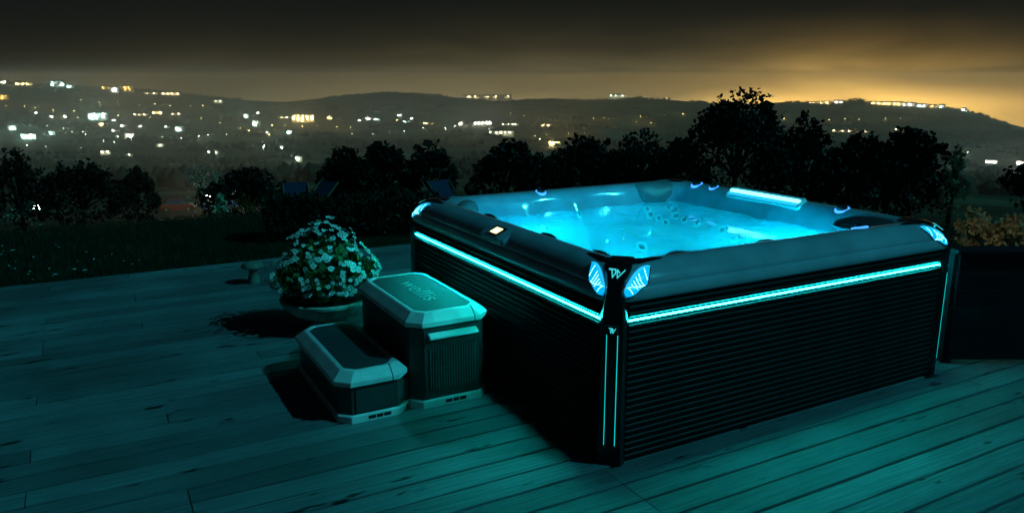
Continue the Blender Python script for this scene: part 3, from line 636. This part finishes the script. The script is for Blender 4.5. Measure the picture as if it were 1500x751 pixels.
shrub('tan_lit_shrub', 'shrub painted warm-lit tan above the navy timber screen, next to the tub corner', 1432, 303, 70, 8.2, m='tan', seed=18, n=800, lobes=4, leaf=.06, group='tan shrubs')
shrub('tan_lit_shrub', 'shrub painted warm-lit tan above the navy timber screen, farther from the tub', 1490, 311, 80, 8.0, m='tan', seed=19, n=900, lobes=4, leaf=.06, group='tan shrubs')
shrub('pale_lit_shrub', 'shrub painted pale as if lit, at the foot of the ragged bush', 28, 256, 70, 24, m='pale_lit', seed=20, n=900, lobes=4, leaf=.09)
shrub('pale_lit_shrub', 'shrub painted pale as if lit, in a gap behind the wide black bush', 300, 238, 75, 27, m='pale_lit', seed=21, n=700, lobes=4, leaf=.1, airy=.4)
shrub('cream_lit_shrub', 'small shrub painted cream as if lit, in front of the wide black bush', 322, 283, 30, 15.5, m='cream', seed=22, n=330, lobes=3, leaf=.06)
shrub('orange_lit_shrub', 'small shrub painted orange as if lit, beside the cream one', 358, 283, 40, 15.5, m='rust', seed=23, n=260, lobes=4, leaf=.06, airy=.5)
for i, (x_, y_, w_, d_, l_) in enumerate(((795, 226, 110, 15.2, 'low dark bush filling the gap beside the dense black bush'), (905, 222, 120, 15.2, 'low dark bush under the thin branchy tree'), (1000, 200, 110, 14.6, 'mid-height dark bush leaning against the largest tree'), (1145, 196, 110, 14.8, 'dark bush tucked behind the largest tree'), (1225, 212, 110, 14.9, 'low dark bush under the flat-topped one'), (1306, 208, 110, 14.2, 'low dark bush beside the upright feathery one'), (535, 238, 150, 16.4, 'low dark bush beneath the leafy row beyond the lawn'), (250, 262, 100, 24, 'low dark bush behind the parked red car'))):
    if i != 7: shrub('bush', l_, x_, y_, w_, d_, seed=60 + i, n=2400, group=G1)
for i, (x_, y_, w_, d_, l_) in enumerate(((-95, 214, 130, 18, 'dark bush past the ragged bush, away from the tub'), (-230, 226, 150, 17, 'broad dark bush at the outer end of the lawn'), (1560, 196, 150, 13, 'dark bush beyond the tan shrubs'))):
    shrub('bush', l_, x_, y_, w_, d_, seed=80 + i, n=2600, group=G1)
# low hedge behind the planter
def hedge(label, pa, pb, top, depth, n, seed):
    A, B = Vector(pa), Vector(pb); ln = (B - A).length; rg = np.random.default_rng(seed); dr_ = (B - A).normalized(); nr = Vector((-dr_.y, dr_.x, 0))
    root = thing('low_hedge', label, 'hedge', (A.x, A.y, ground_z(A.x, A.y)))
    s_ = rg.uniform(0, ln, n); q = rg.uniform(-depth / 2, depth / 2, n); hgt = top * (1 + .08 * np.sin(s_ * 5) + .06 * np.sin(s_ * 13)); z = hgt * rg.uniform(.02, 1, n) ** .6
    P = np.stack([dr_.x * s_ + nr.x * q, dr_.y * s_ + nr.y * q, z], 1)
    tag(link('foliage', leaf_mesh('foliage', P, .05, M['hedge'], seed), root), kind='stuff')
    b = MB()
    for i in range(14):
        x = ln * (i + .5) / 14; o = dr_ * x; b.tube([o + Vector((0, 0, -.05)), o + Vector((.02, .01, top * .5)), o + Vector((-.02, .02, top * .9))], [.018, .012, .004], 6)
    b.build('stems', M['bark'], root)
p0, p1 = onz(388, 352, -.13), onz(640, 338, -.13)
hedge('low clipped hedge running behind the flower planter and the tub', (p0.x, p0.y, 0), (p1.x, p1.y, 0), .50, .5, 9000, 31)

# ------------------------------------------------------------------ flower planter
pb_ = onz(481, 477)
plant = thing('flower_planter', 'white flowering plant in a round weathered stone bowl on a foot', 'planter', (pb_.x, pb_.y, 0))
MB().lathe([(.135, 0), (.138, .012), (.125, .03), (.105, .05), (.10, .068), (.12, .08)], 32).build('foot', M['stone'], plant, 40)
bowl = MB().lathe([(.10, .070), (.17, .086), (.25, .122), (.298, .168), (.310, .196), (.325, .204), (.328, .222), (.318, .230), (.296, .226), (.285, .19)], 40).build('bowl', M['stone'], plant, 40)
MB().lathe([(.302, .207), (.3215, .2035), (.3215, .2005), (.302, .195)], 40, cap0=False, cap1=False).build('rim_band', M['stone'], bowl, 40)
MB().lathe([(.288, .18), (.287, .205), (.15, .225), (.02, .235)], 30).build('soil', M['soil'], plant, 50)
rg = np.random.default_rng(77)
d = rg.normal(size=(1500, 3)); d /= np.linalg.norm(d, axis=1)[:, None]; d[:, 2] = np.abs(d[:, 2]) * 1.0 - .12
r = rg.uniform(.45, 1, 1500) ** .5
lump = 1 + .12 * np.sin(d[:, 0] * 9 + 1) * np.cos(d[:, 1] * 8) + .10 * np.sin(d[:, 2] * 7)
P = np.stack([d[:, 0] * r * .345 * lump, d[:, 1] * r * .335 * lump, .27 + d[:, 2] * r * .43 * lump], 1); P[:, :2] *= np.clip(.80 + (P[:, 2:3] - .25) * 1.6, .8, 1.05); P = P[P[:, 2] > .255]
tag(link('foliage', leaf_mesh('foliage', P, .062, M['leaf'], 78, up=.1), plant), kind='stuff')
sb = MB()
for i in range(26):
    a = i * 2.399; q = .05 + .2 * rg.random(); e = (math.cos(a) * q * 1.5, math.sin(a) * q * 1.5, .36 + .2 * rg.random()); sb.tube([(math.cos(a) * q * .4, math.sin(a) * q * .4, .2), (math.cos(a) * q, math.sin(a) * q, .3), e], [.006, .005, .003], 5)
sb.build('stems', M['leaf'], plant, smooth=50)
def flower_mesh(seed):
    b = MB(); rg2 = random.Random(seed)
    for i in range(5):
        a = i * 2 * math.pi / 5 + rg2.uniform(-.2, .2); ln = .019 * rg2.uniform(.8, 1.15); w = .0105
        c, s_ = math.cos(a), math.sin(a)
        pts = [(0, 0, 0), (ln * .5, w, .004), (ln * .9, w * .7, .003), (ln, 0, -.001), (ln * .9, -w * .7, .003), (ln * .5, -w, .004)]
        b.add([(x * c - y * s_, x * s_ + y * c, z) for x, y, z in pts], [(0, 1, 2, 3), (0, 3, 4, 5)])
    return b.mesh('flower', M['petal'])
def eye_mesh(): return MB().lathe([(.005, .001), (.005, .005), (.002, .007)], 6).mesh('stamen', M['stamen'])
fms = [flower_mesh(i) for i in range(4)]; em = eye_mesh()
nf = 0
cl_c = []
while len(cl_c) < 96:
    v = Vector(rg.normal(size=3)).normalized()
    if v.z < -.05 or (v.y > .55): continue
    cl_c.append(v)
for v in cl_c:
    for q in range(rg.integers(2, 5)):
        n = (v + Vector(rg.normal(size=3)) * .13).normalized(); lm = 1 + .12 * math.sin(n.x * 9 + 1) * math.cos(n.y * 8) + .10 * math.sin(n.z * 7)
        pz = .28 + max(n.z, 0) * .43 * lm + .02; ks = min(1.05, .82 + (pz - .27) * 1.5); p = Vector((n.x * .355 * lm * ks, n.y * .345 * lm * ks, pz)); f = link('flower', fms[nf % 4], plant, p); nf += 1
        f.rotation_euler = (n + Vector((.15, -.35, .2)) + Vector(rg.normal(size=3)) * .3).normalized().to_track_quat('Z', 'Y').to_euler(); s_ = rg.uniform(.65, 1.15); f.scale = (s_, s_, s_)
        link('stamen', em, f)

# small stone ornament beyond the planter's shadow
op = onz(372, 414)
orn = thing('stone_mushroom', 'small pale-capped stone mushroom on the deck behind the planter', 'ornament', (op.x, op.y, 0))
MB().lathe([(.050, 0), (.052, .02), (.040, .07), (.034, .12), (.04, .135)], 18).build('stem', M['oldstone'], orn, 50)
MB().lathe([(.035, .132), (.085, .136), (.098, .146), (.094, .164), (.07, .182), (.03, .192), (.004, .194)], 24).build('cap', M['oldstone'], orn, 50)

# ------------------------------------------------------------------ navy timber screen at the right
s0 = onz(1380, 532); zt = at(1450, 366, s0.y).z
scr = thing('timber_screen', 'low navy timber screen with horizontal boards at the deck edge beside the tub', 'screen', (s0.x, s0.y, 0))
nb = 6; bh = (zt - .05) / nb
for i in range(nb):
    MB().box(0.02, 2.6, -.011, .011, .03 + i * bh, .03 + (i + 1) * bh - .004).build('board', M['navy'], scr, bevel=.003)
for x in (0.0, .87, 1.74, 2.58): MB().box(x, x + .06, .012, .075, 0, zt - .022).build('post', M['navy'], scr, bevel=.003)
MB().box(-.015, 2.66, -.04, .09, zt - .020, zt + .006).build('cap_rail', M['navy'], scr, bevel=.004)

# ------------------------------------------------------------------ lawn: grass, petals, deck chairs, cars
rg = np.random.default_rng(5); pts = []
while len(pts) < 44000:
    px = rg.uniform(-420, 1700); py = rg.uniform(288, 452); p = onz(px, py, -.13)
    a, b = loc_uv(p); dd = math.hypot(p.x, p.y)
    if dd > 13.5 or (b < 5.14 and -5.6 < a < 4.42): continue
    pts.append((p.x, p.y, ground_z(p.x, p.y)))
for _ in range(5200):                            # tufts leaning over the deck edge
    e_ = rg.uniform(-5.5, 4.3); q_ = uvw(e_ + .05 * math.sin(e_ * 40), 5.135 + abs(rg.normal()) * .07); pts.append((q_[0], q_[1], -.10 + .05 * math.sin(e_ * 9) * math.sin(e_ * 23)))
P = np.array(pts); n = len(P); a = rg.uniform(0, 6.28, n); hh = rg.uniform(.03, .075, n); w = .004
V = np.zeros((n, 3, 3)); V[:, 0] = P + np.stack([np.cos(a) * w, np.sin(a) * w, np.zeros(n)], 1); V[:, 1] = P - np.stack([np.cos(a) * w, np.sin(a) * w, np.zeros(n)], 1)
V[:, 2] = P + np.stack([rg.normal(size=n) * .025, rg.normal(size=n) * .025, hh], 1)
me = bpy.data.meshes.new('grass'); me.vertices.add(n * 3); me.vertices.foreach_set('co', V.reshape(-1)); me.loops.add(n * 3); me.loops.foreach_set('vertex_index', np.arange(n * 3, dtype=np.int32)); me.polygons.add(n); me.polygons.foreach_set('loop_start', np.arange(0, n * 3, 3, dtype=np.int32)); me.update(calc_edges=True); me.materials.append(M['grass'])
tag(link('grass', me), 'dark short grass of the lawn behind the deck', 'grass', kind='stuff')
b = MB(); rr_ = random.Random(8)
for _ in range(26):
    p = onz(rr_.uniform(0, 215), rr_.uniform(352, 412), -.10); 
    if loc_uv(p)[1] < 5.16: continue
    q = rr_.uniform(.012, .03); an = rr_.uniform(0, 3); dx, dy = math.cos(an) * q, math.sin(an) * q
    b.add([(p.x - dx, p.y - dy, p.z), (p.x + dy * .5, p.y - dx * .5, p.z + .006), (p.x + dx, p.y + dy, p.z + .002), (p.x - dy * .5, p.y + dx * .5, p.z + .008)], [(0, 1, 2, 3)])
tag(b.build('fallen_petals', M['petal']), 'pale fallen petals scattered over the dark lawn', 'petals', kind='stuff')

M['canvas'] = mat('blue canvas', (.016, .032, .07), .8, .2, var=.15, vscale=12, bump=.2)
M['wood'] = mat('garden chair wood', (.16, .10, .06), .7, .3, var=.25, vscale=12)
def deck_chair(px, py, dist, rz, label):
    p = at(px, py, dist); z = ground_z(p.x, p.y); t = thing('deck_chair', label, 'chair', (p.x, p.y, z), rz, 'blue deck chairs on the lawn')
    k = .72
    for sg in (-.27, .27):
        MB().tube([(sg * k, .42 * k, .012), (sg * k, -.40 * k, .62 * k)], .014, 6).build('back_rail', M['wood'], t)
        MB().tube([((sg * .9) * k, -.40 * k, .012), ((sg * .9) * k, .38 * k, .36 * k)], .014, 6).build('seat_rail', M['wood'], t)
    rows = []
    for f in np.linspace(0, 1, 9):
        y = .38 - .78 * f; z0 = .36 * (1 - f) + .62 * f - .20 * math.sin(math.pi * f); rows.append([(-.25 * k, y * k, z0 * k), (.25 * k, y * k, z0 * k), (.25 * k, y * k, z0 * k - .006), (-.25 * k, y * k, z0 * k - .006)])
    MB().loft(rows).build('sling', M['canvas'], t, smooth=50)
    return t
deck_chair(436, 297, 12.2, R(200), 'blue canvas deck chair with its back to the low hedge')
deck_chair(466, 296, 12.6, R(150), 'blue canvas deck chair turned towards the leafy row of trees')
deck_chair(655, 290, 12.0, R(215), 'blue canvas deck chair standing alone behind the tub corner')

def car(px, py, rz, col, label, s=1.0):
    p = hit(px, py); t = thing('parked_car', label, 'car', (p.x, p.y, p.z + .02), rz)
    paint = mat('car paint', col, .3, .5, coat=.6, var=.05); gl = mat('car glass', (.10, .12, .18), .1, .6, var=.1); ty = M['trim']
    lo = [(-2.0, .32), (-2.02, .62), (-1.9, .86), (-1.25, .93), (.75, .93), (1.65, .82), (1.98, .66), (2.0, .34), (1.2, .24), (-1.2, .24)]
    MB().loft([[(x * i, y, z) for x, z in lo] for i, y in ((.96, -.84), (1, -.78), (1, .78), (.96, .84))]).build('body', paint, t, bevel=.04)
    cab = [(-1.55, .92), (-1.15, 1.40), (.25, 1.44), (.95, .93)]
    MB().loft([[(x, y * (1 if z < 1 else .86), z) for x, z in cab] for y in (-.76, .76)]).build('cabin', paint, t, bevel=.05)
    for y in (-1, 1):
        for x0, x1, x2, x3 in ((-1.33, -1.06, -.42, -.40), (-.34, -.36, .20, .72)):
            MB().add([(x0, y * .775, .965), (x1, y * .695, 1.36), (x2, y * .695, 1.38), (x3, y * .775, .965)], [(0, 1, 2, 3)]).build('side_window', gl, t)
    MB().add([(.97, -.66, .97), (.97, .66, .97), (.33, .58, 1.40), (.33, -.58, 1.40)], [(0, 1, 2, 3)]).build('windscreen', gl, t)
    MB().add([(-1.56, -.66, .98), (-1.56, .66, .98), (-1.22, .58, 1.36), (-1.22, -.58, 1.36)], [(0, 1, 2, 3)]).build('rear_window', gl, t)
    for x in (-1.25, 1.27):
        for y in (-.80, .80):
            b = MB().lathe([(.20, -.10), (.31, -.10), (.325, 0), (.31, .10), (.20, .10)], 18); b.v = [(x + vx, y + vz, .32 + vy) for vx, vy, vz in b.v]
            w_ = b.build('wheel', ty, t, smooth=40); b2 = MB().lathe([(.19, -.104), (.05, -.108), (.05, .108), (.19, .104)], 12); b2.v = [(x + vx, y + vz, .32 + vy) for vx, vy, vz in b2.v]; b2.build('rim', M['silver'], w_)
    for y in (-.62, .62):
        MB().box(1.90, 1.99, y - .16, y + .16, .58, .70).build('headlight', M['jet'], t, bevel=.02); MB().box(-2.0, -1.92, y - .15, y + .15, .60, .74).build('tail_light', mat('tail lamp', (.4, .01, .01), .3, var=.05), t, bevel=.02)
    return t
car(262, 309, R(12), (.55, .05, .03), 'red parked car down the slope beyond the lawn')
car(322, 307, R(35), (.06, .20, .45), 'blue parked car just past the red car')

# ------------------------------------------------------------------ lit buildings across the valley
def emat(name, col, s): return mat(name, (.3, .3, .28), .6, emit=col, estr=s)
E = {'w': emat('white lit windows', (1, 1, .92), 14), 'c': emat('cool lit windows', (.62, 1, .95), 14), 'g': emat('greenish lit windows', (.80, 1, .80), 4), 'y': emat('yellow lit windows', (1, .74, .28), 10), 'o': emat('orange lit windows', (1, .55, .10), 5), 't': emat('tan lit windows', (1, .76, .40), 2), 'd': emat('dim lit windows', (.85, .85, .55), .9), 'r': emat('red lit sign', (1, .25, .08), 1.5)}
def building(px, py, w, h, col, label, group=None, name='lit_building', win=None, turn=0):
    p = hit(px, py); dist = p.length; W_ = w * dist / FPX; H_ = max(2.6, h * dist / FPX); dp = max(6, min(W_ * .6, 30)); rr2 = random.Random(int(px * 7 + py))
    t = thing(name, label, 'building', (p.x, p.y, p.z - .3), -math.atan2(p.x, p.y) + turn + rr2.uniform(-.3, .3), group)
    MB().box(-W_ / 2, W_ / 2, 0, dp, -4, H_ * .92).build('wall', M['wall'], t)
    MB().loft([[(-W_ / 2 - .5, -.5, H_ * .92), (-W_ / 2 - .5, dp + .5, H_ * .92), (-W_ / 2 - .5, dp / 2, H_ * .92 + min(5, H_ * .4))], [(W_ / 2 + .5, -.5, H_ * .92), (W_ / 2 + .5, dp + .5, H_ * .92), (W_ / 2 + .5, dp / 2, H_ * .92 + min(5, H_ * .4))]]).build('roof', M['roof'], t)
    k = win or max(1, min(5, int(w / 6))); ww = W_ / k
    for i in range(k):
        x0 = -W_ / 2 + i * ww + ww * rr2.uniform(.05, .35); x1 = x0 + ww * rr2.uniform(.25, .55); z0 = H_ * rr2.uniform(.2, .4)
        MB().box(x0, x1, -.25, -.02, z0, z0 + H_ * rr2.uniform(.22, .42)).build('window', E[col], t)
        lx = (x0 + x1) / 2 + ww * rr2.uniform(-.2, .2); lr = max(.3, min(1.1, H_ * .085)) * rr2.uniform(.7, 1.2)
        fl = MB().lathe([(lr * math.sin(a), -lr * math.cos(a)) for a in np.linspace(.05, math.pi - .05, 7)], 10, (lx, -H_ * .35 - 1, H_ * rr2.uniform(.65, .85)))
        fl.build('floodlight', EL[col], t, smooth=60)
        MB().tube([(lx, -H_ * .35 - 1, -3), (lx, -H_ * .35 - 1, H_ * .62)], .12, 5).build('lamp_pole', M['roof'], t)
    return t
EL = {k: mat('floodlight ' + k, (.3, .3, .3), .5, emit=c, estr=e) for k, c, e in (('w', (1, .98, .88), 1000), ('c', (.60, 1, .92), 1000), ('g', (.75, 1, .75), 500), ('y', (1, .72, .26), 1000), ('o', (1, .52, .08), 500), ('t', (1, .72, .36), 250), ('d', (.85, .85, .55), 120), ('r', (1, .2, .06), 12))}
GS = 'small lit houses across the valley'
LW, LC, LY, LD, LO = ('small white-lit house in the dark valley', 'small cool-white lit house in the dark valley', 'small yellow-lit house in the dark valley', 'dimly lit low house in the dark valley', 'small orange-lit house on the far slope')
for a_ in ((4, 123, 8, 4, 'w', 'white-lit house on the far hillside above the ragged bush', None), (35, 126, 18, 4, 'y', 'long yellow-lit house on the far hillside beside the bright cyan block', None),
    (85, 128, 16, 8, 'c', 'bright cyan-white lit block high on the far hillside', None), (103, 129, 10, 4, 'c', 'low cyan-white annex beside the bright block on the far hillside', None),
    (157, 132, 12, 5, 'o', 'orange-lit house touching a round white light on the far hillside', None), (168, 137, 10, 8, 'w', 'white-lit house between two orange-lit ones on the far hillside', None), (188, 136, 13, 9, 'o', 'solid orange-lit block on the far hillside', None), (250, 140, 24, 4, 't', 'long tan-lit building low on the far hillside', None), (222, 139, 16, 3, 't', 'faint tan-lit building beside the long tan one', None),
    (5, 148, 11, 8, 'o', 'orange-lit building below the hillside houses', None), (52, 167, 9, 3, 'w', LW, GS), (75, 173, 4, 3, 'w', LW, GS), (96, 173, 5, 4, 'w', LW, GS), (120, 174, 12, 2, 't', LD, GS),
    (144, 177, 22, 11, 'c', 'brightest white floodlit building in the valley, above the black bush', None), (152, 187, 12, 7, 'y', 'yellow-lit building just below the brightest floodlit one', None), (167, 177, 9, 2, 'w', LW, GS),
    (205, 170, 18, 3, 't', LD, GS), (231, 168, 12, 4, 'y', LY, GS), (258, 169, 12, 3, 't', LD, GS), (18, 191, 9, 6, 'c', LC, GS), (42, 205, 16, 8, 'c', 'white-lit square house just above the ragged bush', None), (77, 198, 6, 5, 'c', LC, GS), (180, 187, 6, 4, 'w', LW, GS), (205, 188, 6, 4, 'w', LW, GS), (169, 194, 9, 4, 'w', LW, GS), (125, 195, 6, 3, 'g', LD, GS),
    (190, 205, 11, 9, 'w', 'boxy white-lit house standing alone in the lower valley', None), (263, 193, 11, 8, 'c', 'boxy cool-white house at the foot of the dark hill', None), (172, 202, 5, 3, 'g', LD, GS), (245, 188, 8, 3, 'g', LD, GS),
    (320, 152, 12, 5, 'd', 'dim pair of lights on the dark hill', None), (361, 173, 7, 5, 'c', LC, GS), (378, 169, 5, 5, 'w', LW, GS), (375, 186, 10, 9, 'c', 'tall cool-white lit house beside the dark hill', None), (391, 220, 10, 7, 'g', LD, GS), (312, 227, 14, 6, 'g', 'greenish lit house behind the wide black bush', None), (155, 227, 12, 6, 'd', LD, GS), (190, 231, 8, 5, 'd', LD, GS), (235, 216, 10, 5, 'd', LD, GS), (95, 190, 8, 3, 'd', LD, GS),
    (444, 180, 30, 12, 'y', 'large golden floodlit complex in the middle of the valley', None), (417, 174, 16, 3, 't', 'low tan wing of lights beside the golden complex', None), (483, 175, 8, 4, 'y', LY, GS), (424, 197, 7, 6, 'c', LC, GS), (414, 221, 11, 7, 'c', LC, GS), (438, 236, 8, 7, 'g', LD, GS), (391, 197, 7, 4, 'd', LD, GS),
    (527, 178, 5, 3, 'w', LW, GS), (540, 176, 10, 4, 'w', LW, GS), (552, 177, 10, 4, 'c', LC, GS), (585, 171, 7, 4, 'w', LW, GS), (583, 177, 7, 2, 't', LD, GS), (597, 180, 14, 3, 'c', LC, GS), (603, 176, 6, 4, 'w', LW, GS), (626, 182, 22, 3, 'y', 'thin row of yellow windows above the leafy row of trees', None),
    (676, 184, 8, 5, 'w', LW, GS), (714, 145, 70, 5, 't', 'very long tan-lit building on the far ridge', None), (734, 200, 36, 9, 'd', 'long pale shed with a bright end above the dense bush', None), (719, 197, 6, 10, 'w', 'bright white gable at the end of the long pale shed', None), (748, 184, 24, 3, 'd', LD, GS), (799, 186, 14, 4, 'y', LY, GS), (856, 189, 4, 3, 'r', 'single red light in the middle of the valley', None), (812, 214, 18, 7, 'y', 'yellow-lit house glowing behind the tall black bush', None), (790, 206, 3, 4, 'd', LD, GS),
    (904, 142, 22, 3, 'g', 'greenish white building on the crest of the low central hill', None), (878, 146, 9, 2, 't', 'small tan building beside the greenish one on the crest', None), (960, 145, 40, 1.5, 't', 'thin lit line of houses along the central crest', None),
    (1452, 240, 13, 5, 'w', 'white-lit house alone in the mist beside the tall pale shrub', None), (1496, 244, 12, 7, 'w', 'brighter white-lit house in the mist below the falling hill', None), (1245, 194, 46, 3, 't', 'long low tan-lit row behind the flat-topped bush', None), (1325, 191, 26, 2.5, 't', 'short tan-lit row behind the feathery bush', None)):
    building(*a_)
# slanted floodlit road wall
building(707, 183, 30, 5, 'w', 'slanted white floodlit roof in the valley beside small houses', turn=R(25))
# lights along the crest of the right-hand hill
for i, (x_, w, h, c) in enumerate(((1190, 14, 2, 't'), (1208, 16, 3, 'y'), (1228, 12, 4, 'w'), (1288, 20, 4, 'y'), (1310, 18, 5, 'y'), (1330, 16, 5, 'w'), (1350, 12, 4, 'c'), (1366, 10, 4, 'o'), (1380, 7, 5, 'c'), (1412, 6, 4, 'c'))):
    y_ = float(np.interp(x_, [q[0] for q in RIDGE], [q[1] for q in RIDGE]))
    building(x_, y_ + 1.5, w, h, c, {'t': 'faint tan-lit building on the crest of the glowing hill', 'y': 'golden lit building on the crest of the glowing hill', 'w': 'white lit building on the crest of the glowing hill', 'c': 'bluish white lit building on the crest of the glowing hill', 'o': 'orange lit building on the crest of the glowing hill'}[c], 'lit buildings on the glowing hill crest')

# ------------------------------------------------------------------ street lamps in the valley, assumed lamps in the near gardens
lamp_me = MB().lathe([(.42 * math.sin(a), .42 * -math.cos(a)) for a in np.linspace(.05, math.pi - .05, 7)], 10, (0, 0, 7.0)).mesh('lamp_head', None)
lamp_pole = MB().tube([(0, 0, -1), (0, 0, 6.7)], [.12, .07], 6).mesh('pole', M['roof'])
lm_w = lamp_me.copy(); lm_w.materials.append(mat('street lamp white', (.3, .3, .3), emit=(.85, 1, .80), estr=1400)); lm_o = lamp_me.copy(); lm_o.materials.append(mat('street lamp sodium', (.3, .3, .3), emit=(1, .66, .22), estr=2200))
rl = random.Random(12)
SL = ['along the hillside under the far houses', 'down past the ragged bush', 'below the brightest floodlit building', 'across the foot of the dark hill', 'running past the golden floodlit complex', 'above the leafy row of trees', 'leading by the long pale shed', 'below the central crest', 'high on the slope under the orange-lit block', 'at the foot of the low central hill', 'across the slope of the glowing hill', 'in the mist beside the tall pale shrub', 'in the hollow behind the ragged bush', 'on the open hillside past the far houses', 'in the fields past the ragged bush']
streets = [((10, 158), (250, 176), 11, 1), ((30, 182), (150, 206), 7, 0), ((150, 212), (330, 200), 9, 0), ((300, 178), (420, 206), 6, 1), ((400, 186), (520, 190), 6, 1), ((520, 200), (700, 186), 8, 0), ((640, 214), (860, 196), 9, 1), ((740, 170), (960, 182), 8, 1), ((120, 150), (300, 158), 8, 1), ((860, 176), (1000, 168), 5, 1), ((1150, 178), (1380, 176), 9, 1), ((1420, 228), (1500, 262), 4, 0), ((0, 215), (110, 222), 4, 0), ((-420, 150), (-30, 178), 12, 1), ((-300, 190), (-20, 200), 8, 0)]
for sl_, ((xa, ya), (xb, yb), k, c) in zip(SL, streets):
    for i in range(k):
        f = (i + rl.uniform(-.3, .3)) / max(1, k - 1); p = hit(xa + (xb - xa) * f, ya + (yb - ya) * f + rl.uniform(-2, 2))
        t = thing('street_lamp', ('tiny orange street lamp ' if c else 'tiny white street lamp ') + sl_, 'street lamp', (p.x, p.y, p.z), 0, 'street lamps ' + sl_)
        link('pole', lamp_pole, t); link('lamp_head', lm_o if c else lm_w, t)
def assumed_garden_lamp(pos, h, r, col, e, label):  # globe lamps assumed from light on the foliage, added as its source
    t = thing('assumed_garden_lamp', label, 'lamp', pos)
    MB().lathe([(.07, -.05), (.06, .02), (.03, .05), (.025, h - r)], 10).build('pole', M['trim'], t, smooth=40)
    MB().lathe([(r * math.sin(a), h - r * math.cos(a)) for a in np.linspace(.05, math.pi - .05, 9)], 14).build('globe', mat('assumed garden globe', (.5, .5, .5), .4, emit=col, estr=e), t, smooth=60)
    return t
def assumed_lamp_on(px, py, dist, *a):
    p = at(px, py, dist); return assumed_garden_lamp((p.x, p.y, ground_z(p.x, p.y)), *a)
assumed_lamp_on(306, 300, 50, 1.7, .17, (1, .86, .55), 2600, 'assumed warm globe lamp between the red and the blue parked cars')  # assumed from the lit patch here, added to light the cars
assumed_lamp_on(52, 290, 26, 1.0, .11, (.75, 1, .90), 140, 'assumed pale green globe lamp behind the pale-lit shrub by the ragged bush')  # assumed source of the pale light on this foliage
assumed_lamp_on(340, 262, 31, 1.3, .12, (.75, 1, .85), 140, 'assumed pale green globe lamp behind the wide black bush')  # also assumed, added for the pale-lit foliage in the gap
assumed_lamp_on(1466, 330, 7.2, .20, .05, (1, .76, .42), 45, 'assumed low warm globe lamp hidden behind the navy screen among the tan shrubs')  # unseen lamp, assumed and added to light the tan shrubs
# woods and hedgerows on the hills: far too many to count
rgw = np.random.default_rng(91); VV = []; FF = []
ico = np.array([(0, 0, 1), (.9, 0, .3), (.28, .85, .35), (-.72, .53, .25), (-.72, -.53, .3), (.28, -.85, .25), (.6, .45, -.6), (-.25, .75, -.6), (-.8, 0, -.6), (-.25, -.75, -.6), (.6, -.45, -.6)]); icf = [(0, 1, 2), (0, 2, 3), (0, 3, 4), (0, 4, 5), (0, 5, 1), (1, 6, 2), (2, 7, 3), (3, 8, 4), (4, 9, 5), (5, 10, 1), (6, 7, 2), (7, 8, 3), (8, 9, 4), (9, 10, 5), (10, 6, 1)]
def blob(x, y, s_):
    z = ground_z(x, y); b0 = len(VV); q = ico * (s_ * rgw.uniform(.75, 1.3, (11, 1))) * np.array([1, 1, rgw.uniform(.8, 1.2)]); VV.extend((x + a, y + b, z + c + s_ * .55) for a, b, c in q); FF.extend((i + b0, j + b0, k + b0) for i, j, k in icf)
for _ in range(190):                              # hedgerows
    a = rgw.uniform(-.68, .68); d = rgw.uniform(350, 4000) ; x, y = d * math.sin(a), d * math.cos(a); th = rgw.uniform(0, 3.14); ln = rgw.uniform(60, 420)
    for k in range(int(ln / 13)):
        blob(x + math.cos(th) * 13 * k + rgw.normal() * 4, y + math.sin(th) * 13 * k + rgw.normal() * 4, rgw.uniform(3, 7.5))
for _ in range(46):                               # copses
    a = rgw.uniform(-.68, .68); d = rgw.uniform(700, 4150); x, y = d * math.sin(a), d * math.cos(a); sp_ = rgw.uniform(20, 90)
    for k in range(int(sp_ * .8)): blob(x + rgw.normal() * sp_, y + rgw.normal() * sp_ * .6, rgw.uniform(4, 9))
for a in np.arange(-.68, .62, .0022):             # uneven tree line along the ridge
    if mnoise.noise((a * 9, 3.1, 0)) > -.05: blob((R0 - 25) * math.sin(a), (R0 - 25) * math.cos(a), rgw.uniform(3, 8))
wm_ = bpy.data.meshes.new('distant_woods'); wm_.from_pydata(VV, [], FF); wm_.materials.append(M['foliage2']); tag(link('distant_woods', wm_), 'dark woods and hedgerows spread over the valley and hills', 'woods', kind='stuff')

# ------------------------------------------------------------------ haze over the valley
zmin = min(v[2] for v in tv) - 1.0
hm = bpy.data.materials.new('night haze'); hm.use_nodes = True; t = hm.node_tree
for x in list(t.nodes):
    if x.type != 'OUTPUT_MATERIAL': t.nodes.remove(x)
pv = t.nodes.new('ShaderNodeVolumePrincipled'); pv.inputs['Color'].default_value = (.96, .96, .92, 1); pv.inputs['Density'].default_value = 2.6e-4; pv.inputs['Anisotropy'].default_value = .72
t.links.new(pv.outputs[0], [x for x in t.nodes if x.type == 'OUTPUT_MATERIAL'][0].inputs['Volume'])
hz = MB().box(-6000, 6000, -6000, 6000, zmin, 30.0).build('haze', hm); tag(hz, 'thin night haze lying over the valley', 'haze', kind='stuff')
